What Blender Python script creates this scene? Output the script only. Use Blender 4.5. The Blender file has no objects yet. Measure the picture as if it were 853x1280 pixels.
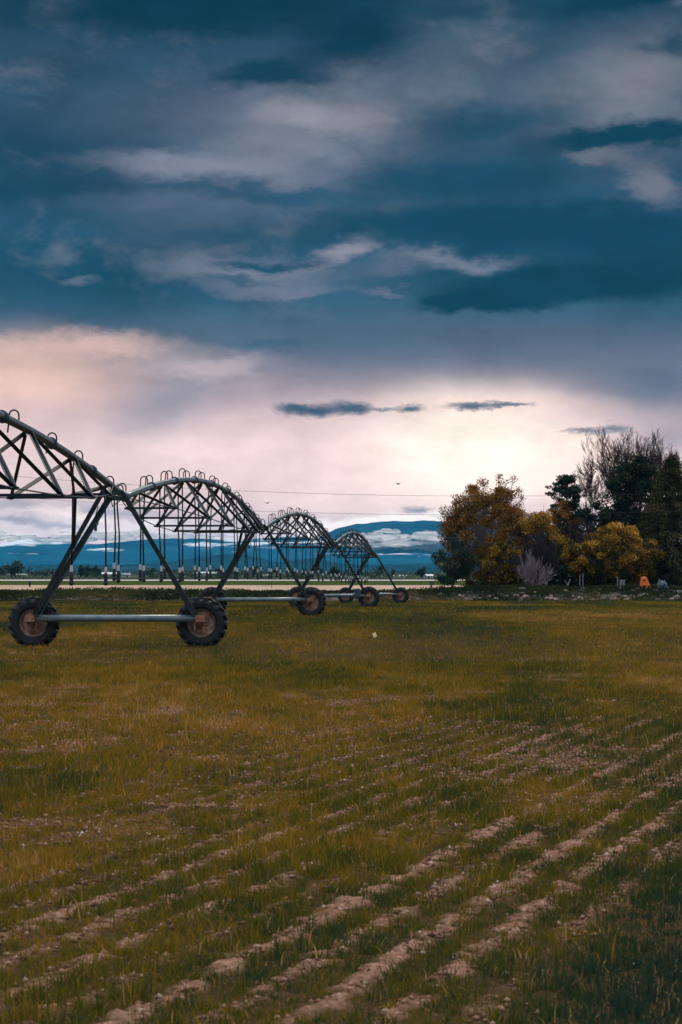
import bpy, math, random
import numpy as np
from mathutils import Vector
PI = math.pi
random.seed(7); RNG = np.random.default_rng(7)
S = bpy.context.scene
COL = S.collection

# ------------------------------------------------------------------ camera geometry
F = 3276.0; CX = 426.5; HY = 716.0; CAMZ = 1.8
def PX(px, d): return (px - CX) / F * d                    # metres right of the lens axis
def PZ(py, d): return CAMZ + (HY - py) / F * d

# ------------------------------------------------------------------ helpers
def lin(c):
    return tuple((v/255/12.92 if v/255 <= .04045 else ((v/255+.055)/1.055)**2.4) for v in c) + (1.0,)

def tag(o, label=None, cat=None, group=None, kind=None):
    if label: o['label'] = label
    if cat: o['category'] = cat
    if group: o['group'] = group
    if kind: o['kind'] = kind
    return o

def empty(name, loc, rz=0.0):
    o = bpy.data.objects.new(name, None); COL.objects.link(o)
    o.location = loc; o.rotation_euler = (0, 0, rz); o.empty_display_size = .3
    return o

def link(name, me, mats, parent=None, smooth=False, loc=None):
    o = bpy.data.objects.new(name, me); COL.objects.link(o)
    for m in (mats if isinstance(mats, (list, tuple)) else [mats]): me.materials.append(m)
    if smooth:
        me.polygons.foreach_set('use_smooth', [True]*len(me.polygons))
    if parent is not None: o.parent = parent
    if loc is not None: o.location = loc
    return o

def copy_tree(o, parent=None):
    c = o.copy(); COL.objects.link(c); c.parent = parent
    for ch in KIDS.get(o.name, []) if False else [k for k in o.children]: copy_tree(ch, c)
    return c

def np_mesh(name, verts, faces_list, attr=None):
    """faces_list: list of int arrays (n,k); attr: per-vertex float."""
    me = bpy.data.meshes.new(name)
    verts = np.asarray(verts, dtype=np.float32)
    fl = [np.asarray(f, dtype=np.int32) for f in faces_list if len(f)]
    loops = np.concatenate([f.ravel() for f in fl])
    sizes = np.concatenate([np.full(len(f), f.shape[1], dtype=np.int32) for f in fl])
    starts = np.concatenate([[0], np.cumsum(sizes)[:-1]]).astype(np.int32)
    me.vertices.add(len(verts)); me.vertices.foreach_set('co', verts.ravel())
    me.loops.add(len(loops)); me.loops.foreach_set('vertex_index', loops)
    me.polygons.add(len(sizes)); me.polygons.foreach_set('loop_start', starts)
    me.update(calc_edges=True)
    if attr is not None:
        a = me.attributes.new('tint', 'FLOAT', 'POINT'); a.data.foreach_set('value', np.asarray(attr, dtype=np.float32))
    return me

class MB:
    """collects shapes into one mesh"""
    def __init__(s): s.v = []; s.f = []; s.n = 0
    def add(s, vs, fs):
        s.v.extend([tuple(v) for v in vs]); s.f.extend([tuple(i + s.n for i in f) for f in fs]); s.n += len(vs)
    def tube(s, pts, r, seg=8, cap=True):
        pts = [Vector(p) for p in pts]; n = len(pts)
        rr = r if isinstance(r, (list, tuple)) else [r]*n
        vs = []; up = None
        for i, p in enumerate(pts):
            t = (pts[min(i+1, n-1)] - pts[max(i-1, 0)])
            t = t.normalized() if t.length > 1e-9 else Vector((0, 0, 1))
            if up is None:
                up = Vector((0, 0, 1)) if abs(t.z) < .9 else Vector((1, 0, 0))
            a = t.cross(up)
            if a.length < 1e-4: a = t.cross(Vector((0, 1, 0)))
            a.normalize(); b = a.cross(t).normalized(); up = b
            for k in range(seg):
                th = 2*PI*k/seg
                vs.append(p + (a*math.cos(th) + b*math.sin(th))*rr[i])
        fs = []
        for i in range(n-1):
            for k in range(seg):
                k2 = (k+1) % seg
                fs.append((i*seg+k, i*seg+k2, (i+1)*seg+k2, (i+1)*seg+k))
        if cap:
            fs.append(tuple(range(seg))[::-1]); fs.append(tuple((n-1)*seg+k for k in range(seg)))
        s.add(vs, fs); return s
    def box(s, c, d, rz=0.0, taper=1.0, bev=0.0):
        cx, cy, cz = c; dx, dy, dz = d[0]/2, d[1]/2, d[2]/2
        vs = []
        for zz, tp in ((-dz, 1.0), (dz, taper)):
            for x, y in ((-dx, -dy), (dx, -dy), (dx, dy), (-dx, dy)):
                x *= tp; y *= tp
                vs.append((cx + x*math.cos(rz) - y*math.sin(rz), cy + x*math.sin(rz) + y*math.cos(rz), cz+zz))
        s.add(vs, [(0, 3, 2, 1), (4, 5, 6, 7), (0, 1, 5, 4), (1, 2, 6, 5), (2, 3, 7, 6), (3, 0, 4, 7)]); return s
    def angle(s, p, q, w=.06, t=.008, roll=0.0):
        """an L-section bar from p to q"""
        p, q = Vector(p), Vector(q); d = (q-p).normalized()
        a = d.cross(Vector((0, 0, 1)));
        if a.length < 1e-3: a = Vector((1, 0, 0))
        a.normalize(); b = a.cross(d).normalized()
        a, b = a*math.cos(roll)+b*math.sin(roll), b*math.cos(roll)-a*math.sin(roll)
        sec = [(0, 0), (w, 0), (w, t), (t, t), (t, w), (0, w)]
        sec = [(x-w*.3, y-w*.3) for x, y in sec]
        vs = [e + a*x + b*y for e in (p, q) for x, y in sec]
        fs = [(i, (i+1) % 6, 6+(i+1) % 6, 6+i) for i in range(6)] + [(0, 3, 2, 1), (0, 5, 4, 3), (6, 7, 8, 9), (6, 9, 10, 11)]
        s.add(vs, fs); return s
    def ring(s, prof, c, axis='y', seg=40):
        """lathe a closed profile [(radius, offset)] about the y axis at c"""
        n = len(prof); vs = []
        for k in range(seg):
            th = 2*PI*k/seg
            for r, o in prof: vs.append((c[0]+r*math.cos(th), c[1]+o, c[2]+r*math.sin(th)))
        fs = []
        for k in range(seg):
            k2 = (k+1) % seg
            for i in range(n):
                i2 = (i+1) % n
                fs.append((k*n+i, k2*n+i, k2*n+i2, k*n+i2))
        s.add(vs, fs); return s
    def mesh(s, name):
        me = bpy.data.meshes.new(name); me.from_pydata(s.v, [], s.f); me.update(); return me
    def build(s, name, mat, parent=None, smooth=False, loc=None):
        return link(name, s.mesh(name), mat, parent, smooth, loc)

# value noise (for placing things; numpy)
def vnoise(x, y, seed=0):
    x = np.asarray(x, float); y = np.asarray(y, float)
    xi = np.floor(x).astype(np.int64); yi = np.floor(y).astype(np.int64)
    xf = x-xi; yf = y-yi; u = xf*xf*(3-2*xf); v = yf*yf*(3-2*yf)
    def h(a, b):
        n = (a*374761393 + b*668265263 + seed*1442695041) & 0xffffffff
        n = ((n ^ (n >> 13))*1274126177) & 0xffffffff
        return ((n ^ (n >> 16)) & 0xffff)/65535.0
    return (h(xi, yi)*(1-u)+h(xi+1, yi)*u)*(1-v)+(h(xi, yi+1)*(1-u)+h(xi+1, yi+1)*u)*v
def fbm(x, y, seed=0, o=4):
    s = 0; a = .5; t = 0
    for i in range(o):
        s = s+a*vnoise(x*2**i+17*i, y*2**i+31*i, seed+i); t += a; a *= .5
    return s/t

# ------------------------------------------------------------------ materials
def new_mat(name):
    m = bpy.data.materials.new(name); m.use_nodes = True
    nt = m.node_tree; nt.nodes.clear()
    out = nt.nodes.new('ShaderNodeOutputMaterial')
    return m, nt, out
def N(nt, t, **k):
    n = nt.nodes.new(t)
    for a, v in k.items(): setattr(n, a, v)
    return n
def ramp(nt, fac, stops):
    r = N(nt, 'ShaderNodeValToRGB'); e = r.color_ramp.elements
    while len(e) < len(stops): e.new(.5)
    for el, (p, c) in zip(e, stops): el.position = p; el.color = tuple(c[:3])+(1,)
    nt.links.new(fac, r.inputs[0]); return r.outputs[0]
def noise_fac(nt, scale, detail=4, rough=.6, coord='Object', vec=None, stretch=None):
    if vec is None:
        tc = N(nt, 'ShaderNodeTexCoord'); vec = tc.outputs[coord]
    if stretch:
        mp = N(nt, 'ShaderNodeMapping'); mp.inputs['Scale'].default_value = stretch
        nt.links.new(vec, mp.inputs[0]); vec = mp.outputs[0]
    n = N(nt, 'ShaderNodeTexNoise'); n.inputs['Scale'].default_value = scale
    n.inputs['Detail'].default_value = detail; n.inputs['Roughness'].default_value = rough
    nt.links.new(vec, n.inputs['Vector']); return n.outputs['Fac']
def worn(name, stops, scale=4, metal=0.0, rough=.6, bump=.0, bscale=30, detail=6):
    m, nt, out = new_mat(name)
    b = N(nt, 'ShaderNodeBsdfPrincipled')
    f = noise_fac(nt, scale, detail, .65)
    nt.links.new(ramp(nt, f, stops), b.inputs['Base Color'])
    b.inputs['Metallic'].default_value = metal; b.inputs['Roughness'].default_value = rough
    if bump:
        bp = N(nt, 'ShaderNodeBump'); bp.inputs['Strength'].default_value = bump; bp.inputs['Distance'].default_value = .02
        nt.links.new(noise_fac(nt, bscale, 5, .7), bp.inputs['Height']); nt.links.new(bp.outputs[0], b.inputs['Normal'])
    nt.links.new(b.outputs[0], out.inputs[0]); return m
def leafmat(name, stops, trans=.3, rough=.6):
    m, nt, out = new_mat(name)
    at = N(nt, 'ShaderNodeAttribute', attribute_name='tint')
    c = ramp(nt, at.outputs['Fac'], stops)
    d = N(nt, 'ShaderNodeBsdfDiffuse'); t = N(nt, 'ShaderNodeBsdfTranslucent'); mx = N(nt, 'ShaderNodeMixShader')
    mx.inputs[0].default_value = trans
    nt.links.new(c, d.inputs[0]); nt.links.new(c, t.inputs[0])
    nt.links.new(d.outputs[0], mx.inputs[1]); nt.links.new(t.outputs[0], mx.inputs[2])
    nt.links.new(mx.outputs[0], out.inputs[0]); return m

M = {}
M['galv'] = worn('galvanized_steel', [(.3, (.028, .062, .080)), (.55, (.062, .115, .14)), (.75, (.14, .19, .21))], 5, .5, .36)
M['truss'] = worn('dull_steel', [(.3, (.006, .016, .021)), (.7, (.020, .038, .047))], 6, .4, .5)
M['leg'] = worn('leg_steel', [(.35, (.022, .044, .055)), (.58, (.055, .078, .086)), (.76, (.12, .075, .055))], 2.2, .4, .45)
M['rust'] = worn('rusted_steel', [(.3, (.14, .055, .03)), (.55, (.36, .16, .09)), (.8, (.56, .34, .22))], 7, .1, .75, .3, 40)
M['beam'] = worn('weathered_beam', [(.3, (.09, .13, .15)), (.5, (.19, .24, .26)), (.66, (.27, .29, .29)), (.74, (.30, .20, .15))], 3, .35, .4)
M['rim'] = worn('rusted_rim', [(.33, (.08, .045, .032)), (.5, (.26, .16, .115)), (.7, (.58, .42, .32))], 5, .1, .7)
M['rubber'] = worn('tyre_rubber', [(.35, (.006, .008, .010)), (.7, (.020, .023, .026))], 10, 0, .72, .3, 50)
M['hose'] = worn('black_hose', [(.4, (.010, .012, .014)), (.7, (.03, .035, .04))], 5, 0, .6)
M['plastic'] = worn('pale_plastic', [(.3, (.55, .52, .5)), (.7, (.75, .72, .7))], 8, 0, .5)
M['wire'] = worn('wire', [(.3, (.03, .03, .032)), (.7, (.05, .05, .055))], 3, 0, .9)
M['bark'] = worn('bark', [(.3, (.03, .024, .020)), (.7, (.09, .07, .055))], 8, 0, .9)
M['birch'] = worn('pale_bark', [(.3, (.16, .13, .11)), (.7, (.42, .37, .33))], 8, 0, .8)
M['mauve'] = worn('mauve_twigs', [(.3, (.16, .12, .13)), (.7, (.34, .27, .28))], 8, 0, .8)
M['twig'] = worn('brown_twigs', [(.3, (.045, .028, .024)), (.7, (.11, .07, .055))], 3, 0, .9)
M['darktwig'] = worn('purple_twigs', [(.3, (.020, .014, .018)), (.7, (.06, .04, .045))], 3, 0, .9)
M['orange'] = worn('orange_panel', [(.3, (.75, .13, .015)), (.7, (.9, .2, .03))], 3, 0, .5)
M['black'] = worn('black_paint', [(.3, (.008, .008, .01)), (.7, (.02, .02, .024))], 3, 0, .5)
M['tarp'] = worn('grey_tarp', [(.35, (.02, .03, .045)), (.65, (.06, .085, .11))], 5, 0, .6)
M['rock'] = worn('field_rock', [(.3, (.10, .065, .05)), (.5, (.27, .175, .135)), (.7, (.48, .34, .28))], 3, 0, .9, .6, 6)
M['rock2'] = worn('dark_field_rock', [(.3, (.05, .04, .038)), (.6, (.16, .115, .09)), (.8, (.3, .22, .18))], 1.6, 0, .9, .6, 6)
M['white'] = worn('white_wall', [(.3, (.6, .6, .6)), (.7, (.8, .79, .77))], .3, 0, .7)
M['greyroof'] = worn('grey_roof', [(.3, (.22, .24, .26)), (.7, (.4, .42, .44))], .3, .2, .6)
M['redroof'] = worn('brown_roof', [(.3, (.12, .07, .06)), (.7, (.2, .13, .11))], .3, 0, .8)
M['post'] = worn('grey_post', [(.3, (.12, .12, .12)), (.7, (.30, .30, .29))], 3, .1, .7)
M['darkpost'] = worn('dark_post', [(.3, (.02, .02, .02)), (.7, (.06, .05, .05))], 3, 0, .7)
M['glass'] = worn('dark_window', [(.3, (.02, .025, .03)), (.7, (.04, .05, .06))], 1, 0, .15)
M['paper'] = worn('cream_plastic', [(.3, (.9, .52, .16)), (.7, (.95, .74, .38))], 12, 0, .4)
M['bird'] = worn('bird_feathers', [(.3, (.01, .01, .01)), (.7, (.03, .025, .025))], 12, 0, .8)

# ------------------------------------------------------------------ ground
def terr(x, y):
    """ground height"""
    y = np.asarray(y, float)
    def ss(a, b, v):
        t = np.clip((v-a)/(b-a), 0, 1); return t*t*(3-2*t)
    z = -.5*ss(115, 200, y) - 0.0*y
    z = z + 1.1*ss(700, 1500, y) + 1.0*ss(1500, 3000, y)
    return z
RA = math.radians(14.0)
def rowr(x, y): return x*math.cos(RA) - y*math.sin(RA)
ROW = .34
row_str = {}
_rs = np.random.default_rng(5).random(4000)
strong = {round(-2.80/ROW): 1.0, round(-3.47/ROW): 1.15, round(-3.14/ROW): .8, round(-2.46/ROW): .95, round(-2.15/ROW): .75}
def soil_amount(x, y):
    """0..1 how bare the ground is"""
    r = rowr(x, y); k = np.round(r/ROW).astype(int)
    f = np.abs(r/ROW - k)
    st = .38+.62*_rs[(k+2000) % 4000]
    for kk, v in strong.items(): st = np.where(k == kk, v, st)
    wob = fbm(x*1.7, y*.9, 3, 3)
    hf = fbm(x*11, y*8, 13, 3)
    band = np.clip(1-(f-.008-.040*st-.26*(wob-.46)-.60*(hf-.5))/.13, 0, 1)
    reg = np.clip((-1.85-r)/.35, 0, 1)                                # denser sward to the right
    reg = reg*np.clip(1.05-(-r-3.6)/7.0, .42, 1)
    far = np.clip(1-(y-24)/34, .08, 1)
    n = fbm(x*.35+9, y*.16, 11, 3)
    s = band*st*reg*far*np.clip((n-.25)*2.6, .25, 1.0)
    # wheel track of the machine
    tr = np.exp(-((y-20.3-.02*x*x-.12*np.sin(x*1.3))/.16)**2)*np.clip((1.2-x)/.6, 0, 1)
    s = np.maximum(s, tr*np.clip((fbm(x*1.1, y*1.5, 21, 3)-.46)*5, 0, .8))
    # loose bare patches
    p = np.clip((fbm(x*1.4, y*.9, 33, 4)-.61)*6, 0, .7)*np.clip((-1.2-r)/2, 0, 1)*np.clip(1-(y-35)/30, .0, 1)*np.clip((y-13)/14, .15, 1)
    return np.clip(np.maximum(s, p*.8), 0, 1)

def build_ground():
    ys = [-400, -150, -60, -20, 0, 5, 8]
    y = 9.0
    while y < 36: ys.append(y); y += .06+.0022*(y-9)
    st = .12
    while y < 12000: ys.append(y); st *= 1.07; y += min(st, max(2.0, y*.04)) if y < 240 else st
    xs = list(np.arange(-8.4, 8.41, .07))
    st = .1; x = 8.4
    ex = []
    while x < 10500: st *= 1.25; x += st; ex.append(x)
    xs = [-v for v in ex[::-1]] + xs + ex
    X, Y = np.meshgrid(np.array(xs), np.array(ys))
    s = soil_amount(X, Y)
    near = np.clip(1-(Y-30)/25, 0, 1)*np.clip((Y-8)/1.0, 0, 1)
    clod = (RNG.random(X.shape)-.5)*.022 + (fbm(X*8, Y*8, 50, 3)-.5)*.03
    Z = terr(X, Y) + near*(s*.018 + clod*(.35+.9*s)) + (fbm(X*.08, Y*.05, 70, 2)-.5)*.06*np.clip(Y/40, 0, 1)*np.clip((600-Y)/300, 0, 1)
    nx, ny = len(xs), len(ys)
    V = np.stack([X, Y, Z], -1).reshape(-1, 3)
    i = np.arange(ny-1)[:, None]*nx + np.arange(nx-1)[None, :]
    Fq = np.stack([i, i+1, i+nx+1, i+nx], -1).reshape(-1, 4)
    me = np_mesh('ground', V, [Fq], attr=s.ravel())
    m, nt, out = new_mat('field_ground')
    L = nt.links
    geo = N(nt, 'ShaderNodeNewGeometry'); sep = N(nt, 'ShaderNodeSeparateXYZ'); L.new(geo.outputs['Position'], sep.inputs[0])
    pos = geo.outputs['Position']
    at = N(nt, 'ShaderNodeAttribute', attribute_name='tint')
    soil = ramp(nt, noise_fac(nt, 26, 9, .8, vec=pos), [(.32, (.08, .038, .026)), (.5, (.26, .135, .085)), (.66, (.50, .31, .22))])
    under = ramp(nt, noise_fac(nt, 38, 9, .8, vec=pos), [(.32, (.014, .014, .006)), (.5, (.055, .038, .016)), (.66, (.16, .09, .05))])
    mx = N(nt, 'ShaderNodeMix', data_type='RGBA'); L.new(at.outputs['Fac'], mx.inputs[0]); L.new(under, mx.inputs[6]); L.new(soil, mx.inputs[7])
    # far country strips, by distance across the plain
    wv = N(nt, 'ShaderNodeMapping'); wv.inputs['Scale'].default_value = (.004, .012, 1); L.new(pos, wv.inputs[0])
    wn = N(nt, 'ShaderNodeTexNoise'); wn.inputs['Scale'].default_value = 1; wn.inputs['Detail'].default_value = 5; L.new(wv.outputs[0], wn.inputs['Vector'])
    ma = N(nt, 'ShaderNodeMath', operation='MULTIPLY_ADD'); L.new(wn.outputs['Fac'], ma.inputs[0]); ma.inputs[1].default_value = 50; ma.inputs[2].default_value = -25
    ad = N(nt, 'ShaderNodeMath', operation='ADD'); L.new(sep.outputs['Y'], ad.inputs[0]); L.new(ma.outputs[0], ad.inputs[1])
    mr = N(nt, 'ShaderNodeMapRange'); mr.inputs['From Min'].default_value = 200; mr.inputs['From Max'].default_value = 2200
    L.new(ad.outputs[0], mr.inputs[0])
    def q(d): return (d-200)/2000.0
    tan = (.56, .38, .27); grn = (.06, .085, .02); wht = (.66, .58, .52); drk = (.045, .055, .035)
    st = [(q(210), drk), (q(330), drk), (q(345), tan), (q(470), tan), (q(490), grn), (q(760), grn), (q(770), wht), (q(835), wht), (q(850), drk),
          (q(980), (.08, .075, .05)), (q(1040), grn), (q(1120), drk), (q(1200), (.2, .17, .15)), (q(1260), drk), (q(1420), (.05, .07, .04)), (q(1500), (.16, .15, .13)), (q(1600), drk), (q(1900), drk)]
    r1 = ramp(nt, mr.outputs[0], st)
    # fleck the strips
    fl = noise_fac(nt, 1, 5, .7, vec=pos, stretch=(.25, .05, 1))
    fm = N(nt, 'ShaderNodeMix', data_type='RGBA', blend_type='MULTIPLY'); fm.inputs[0].default_value = 1
    L.new(r1, fm.inputs[6]); L.new(ramp(nt, fl, [(.3, (.55, .55, .55)), (.6, (1, 1, 1))]), fm.inputs[7])
    sel = N(nt, 'ShaderNodeMapRange'); sel.inputs['From Min'].default_value = 216; sel.inputs['From Max'].default_value = 224
    L.new(sep.outputs['Y'], sel.inputs[0])
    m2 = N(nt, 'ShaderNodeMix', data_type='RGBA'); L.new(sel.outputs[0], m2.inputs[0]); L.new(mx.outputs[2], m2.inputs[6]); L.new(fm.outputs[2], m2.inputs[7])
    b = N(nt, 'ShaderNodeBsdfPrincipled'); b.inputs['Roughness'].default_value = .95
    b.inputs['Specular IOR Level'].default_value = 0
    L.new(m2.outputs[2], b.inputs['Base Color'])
    bp = N(nt, 'ShaderNodeBump'); bp.inputs['Strength'].default_value = .5; bp.inputs['Distance'].default_value = .03
    L.new(noise_fac(nt, 22, 6, .7, vec=pos), bp.inputs['Height']); L.new(bp.outputs[0], b.inputs['Normal'])
    L.new(b.outputs[0], out.inputs[0])
    o = link('ground', me, m, smooth=True); tag(o, kind='structure')
build_ground()

# ------------------------------------------------------------------ grass
M['grass'] = leafmat('grass_blades', [(0.0, (.022, .050, .036)), (.22, (.044, .068, .020)), (.42, (.122, .104, .014)), (.62, (.245, .160, .018)), (.8, (.38, .175, .022)), (1.0, (.56, .35, .16))], .35)
def grass(name, y0, y1, tufts, per, h, w, spread, seg2, seed, label):
    g = np.random.default_rng(seed)
    # sample y with density proportional to the width of the strip
    W = lambda y: .30*y+3.0
    area = .15*(y1*y1-y0*y0)+3*(y1-y0)
    n = int(area*tufts)
    ymax = W(y1)
    y = g.uniform(y0, y1, n*2); keep = g.random(n*2) < W(y)/ymax; y = y[keep][:n]
    n = len(y); x = (g.random(n)-.5)*W(y)
    s = soil_amount(x, y); r = rowr(x, y)
    keep = g.random(n) > s*1.02-.02
    x, y, s, r = x[keep], y[keep], s[keep], r[keep]; n = len(x)
    th = g.uniform(.40, 1.35, n)*(.35+1.25*fbm(x*.8, y*.6, 5, 3)**1.2)
    big = g.random(n) < .03; th[big] *= 1.7
    # base colour of the tuft: patches of rust among green; bluer sward on the right near the camera
    pt = fbm(x*.28+3, y*.045+2, 91, 4); pf = fbm(x*2.2, y*1.1, 77, 3)
    mid = np.exp(-((y-38)/26)**2)
    tint = .30+(pt-.5)*1.15+(pf-.5)*.5+.16*mid + .05*(y > 70) + g.normal(0, .075, n)
    tint += .10*np.clip((s > .05)*1.0, 0, 1)
    dense = np.clip((r+2.05)/.5, 0, 1)*np.clip((26-y)/10, 0, 1)
    tint = tint*(1-dense*.8)+.03*dense
    tint -= .16*np.clip((17-y)/8, 0, 1)
    tint = np.clip(tint, 0.0, .93)
    N_ = n*per
    X = np.repeat(x, per)+g.normal(0, spread, N_); Y = np.repeat(y, per)+g.normal(0, spread, N_)
    T = np.clip(np.repeat(tint, per)+g.normal(0, .09, N_), 0, 1)
    dry = g.random(N_) < .07; T[dry] = g.uniform(.75, 1, dry.sum()); flat = dry & (g.random(N_) < .6)
    H = h*np.repeat(th, per)*g.uniform(.5, 1.15, N_)
    a = g.uniform(0, 2*PI, N_); lean = g.uniform(.05, .75, N_)*H; fl = g.random(N_) < .22; lean[fl] *= 2.0; H[fl] *= .6; lean[flat] = g.uniform(.04, .12, flat.sum()); H[flat] = g.uniform(.012, .03, flat.sum())
    wd = w*g.uniform(.6, 1.3, N_)
    # facing: blades show broadside at random
    b = g.uniform(0, 2*PI, N_)
    dx, dy = np.cos(b)*wd/2, np.sin(b)*wd/2
    Z = terr(X, Y)-.012
    P0 = np.stack([X-dx, Y-dy, Z], -1); P1 = np.stack([X+dx, Y+dy, Z], -1)
    lx, ly = np.cos(a)*lean, np.sin(a)*lean
    if seg2:
        k = .5
        P2 = np.stack([X+dx*.75+lx*.3, Y+dy*.75+ly*.3, Z+H*.6], -1); P3 = np.stack([X-dx*.75+lx*.3, Y-dy*.75+ly*.3, Z+H*.6], -1)
        P4 = np.stack([X+lx, Y+ly, Z+H], -1)
        V = np.stack([P0, P1, P2, P3, P4], 1).reshape(-1, 3)
        i = np.arange(N_)*5
        fs = [np.stack([i, i+1, i+2, i+3], -1), np.stack([i+3, i+2, i+4], -1)]; rep = 5
    else:
        P4 = np.stack([X+lx, Y+ly, Z+H], -1)
        V = np.stack([P0, P1, P4], 1).reshape(-1, 3); i = np.arange(N_)*3
        fs = [np.stack([i, i+1, i+2], -1)]; rep = 3
    A = np.repeat(T, rep).reshape(-1, rep); A[:, -1] += .06
    me = np_mesh(name, V, fs, attr=np.clip(A, 0, 1).ravel())
    o = link(name, me, M['grass']); tag(o, label, 'grass', kind='stuff')
    return N_
nb = 0
nb += grass('crop_grass', 8.5, 22, 190, 12, .085, .0068, .030, True, 1, 'short green and rust coloured crop grass between bare soil rows in the foreground')
nb += grass('crop_grass', 22, 52, 72, 8, .105, .0105, .045, True, 2, 'patchy rust tinted grass in the middle of the field')
nb += grass('crop_grass', 52, 112, 24, 5, .11, .020, .09, False, 3, 'olive grass under and around the nearest wheels')
nb += grass('crop_grass', 112, 216, 8, 4, .13, .042, .17, False, 4, 'far green grass along the rocky bank')

def clods():
    g = np.random.default_rng(44)
    n = 1600000; y = 9+29*g.random(n)**.8; x = (g.random(n)-.5)*(.30*y+3)
    s = soil_amount(x, y); k = g.random(n) < s*.36+.0015; x, y = x[k], y[k]; n = len(x)
    sz = .005+.019*g.random(n)**4
    d = np.array([[1, 0, 0], [0, 1, 0], [-1, 0, 0], [0, -1, 0], [0, 0, 1], [0, 0, -.6]], float)
    V = np.stack([x, y, terr(x, y)+.004+sz*.3], -1)[:, None, :]+d[None]*sz[:, None, None]*g.uniform(.6, 1.3, (n, 6, 1))*np.array([1, 1, .75])
    a = g.uniform(0, 2*PI, n)
    f = np.array([[0, 1, 4], [1, 2, 4], [2, 3, 4], [3, 0, 4], [1, 0, 5], [2, 1, 5], [3, 2, 5], [0, 3, 5]])
    Fq = (np.arange(n)[:, None, None]*6+f[None]).reshape(-1, 3)
    me = np_mesh('soil_clods', V.reshape(-1, 3), [Fq], attr=np.repeat(g.random(n), 6))
    m = leafmat('clod_soil', [(0, (.09, .042, .028)), (.6, (.30, .16, .10)), (.95, (.42, .25, .17)), (1, (.56, .42, .33))], 0)
    o = link('soil_clods', me, m); tag(o, 'small crumbled clods of pale brown soil along the bare rows', 'soil clods', kind='stuff')
    print('clods', n)
clods()
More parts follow.
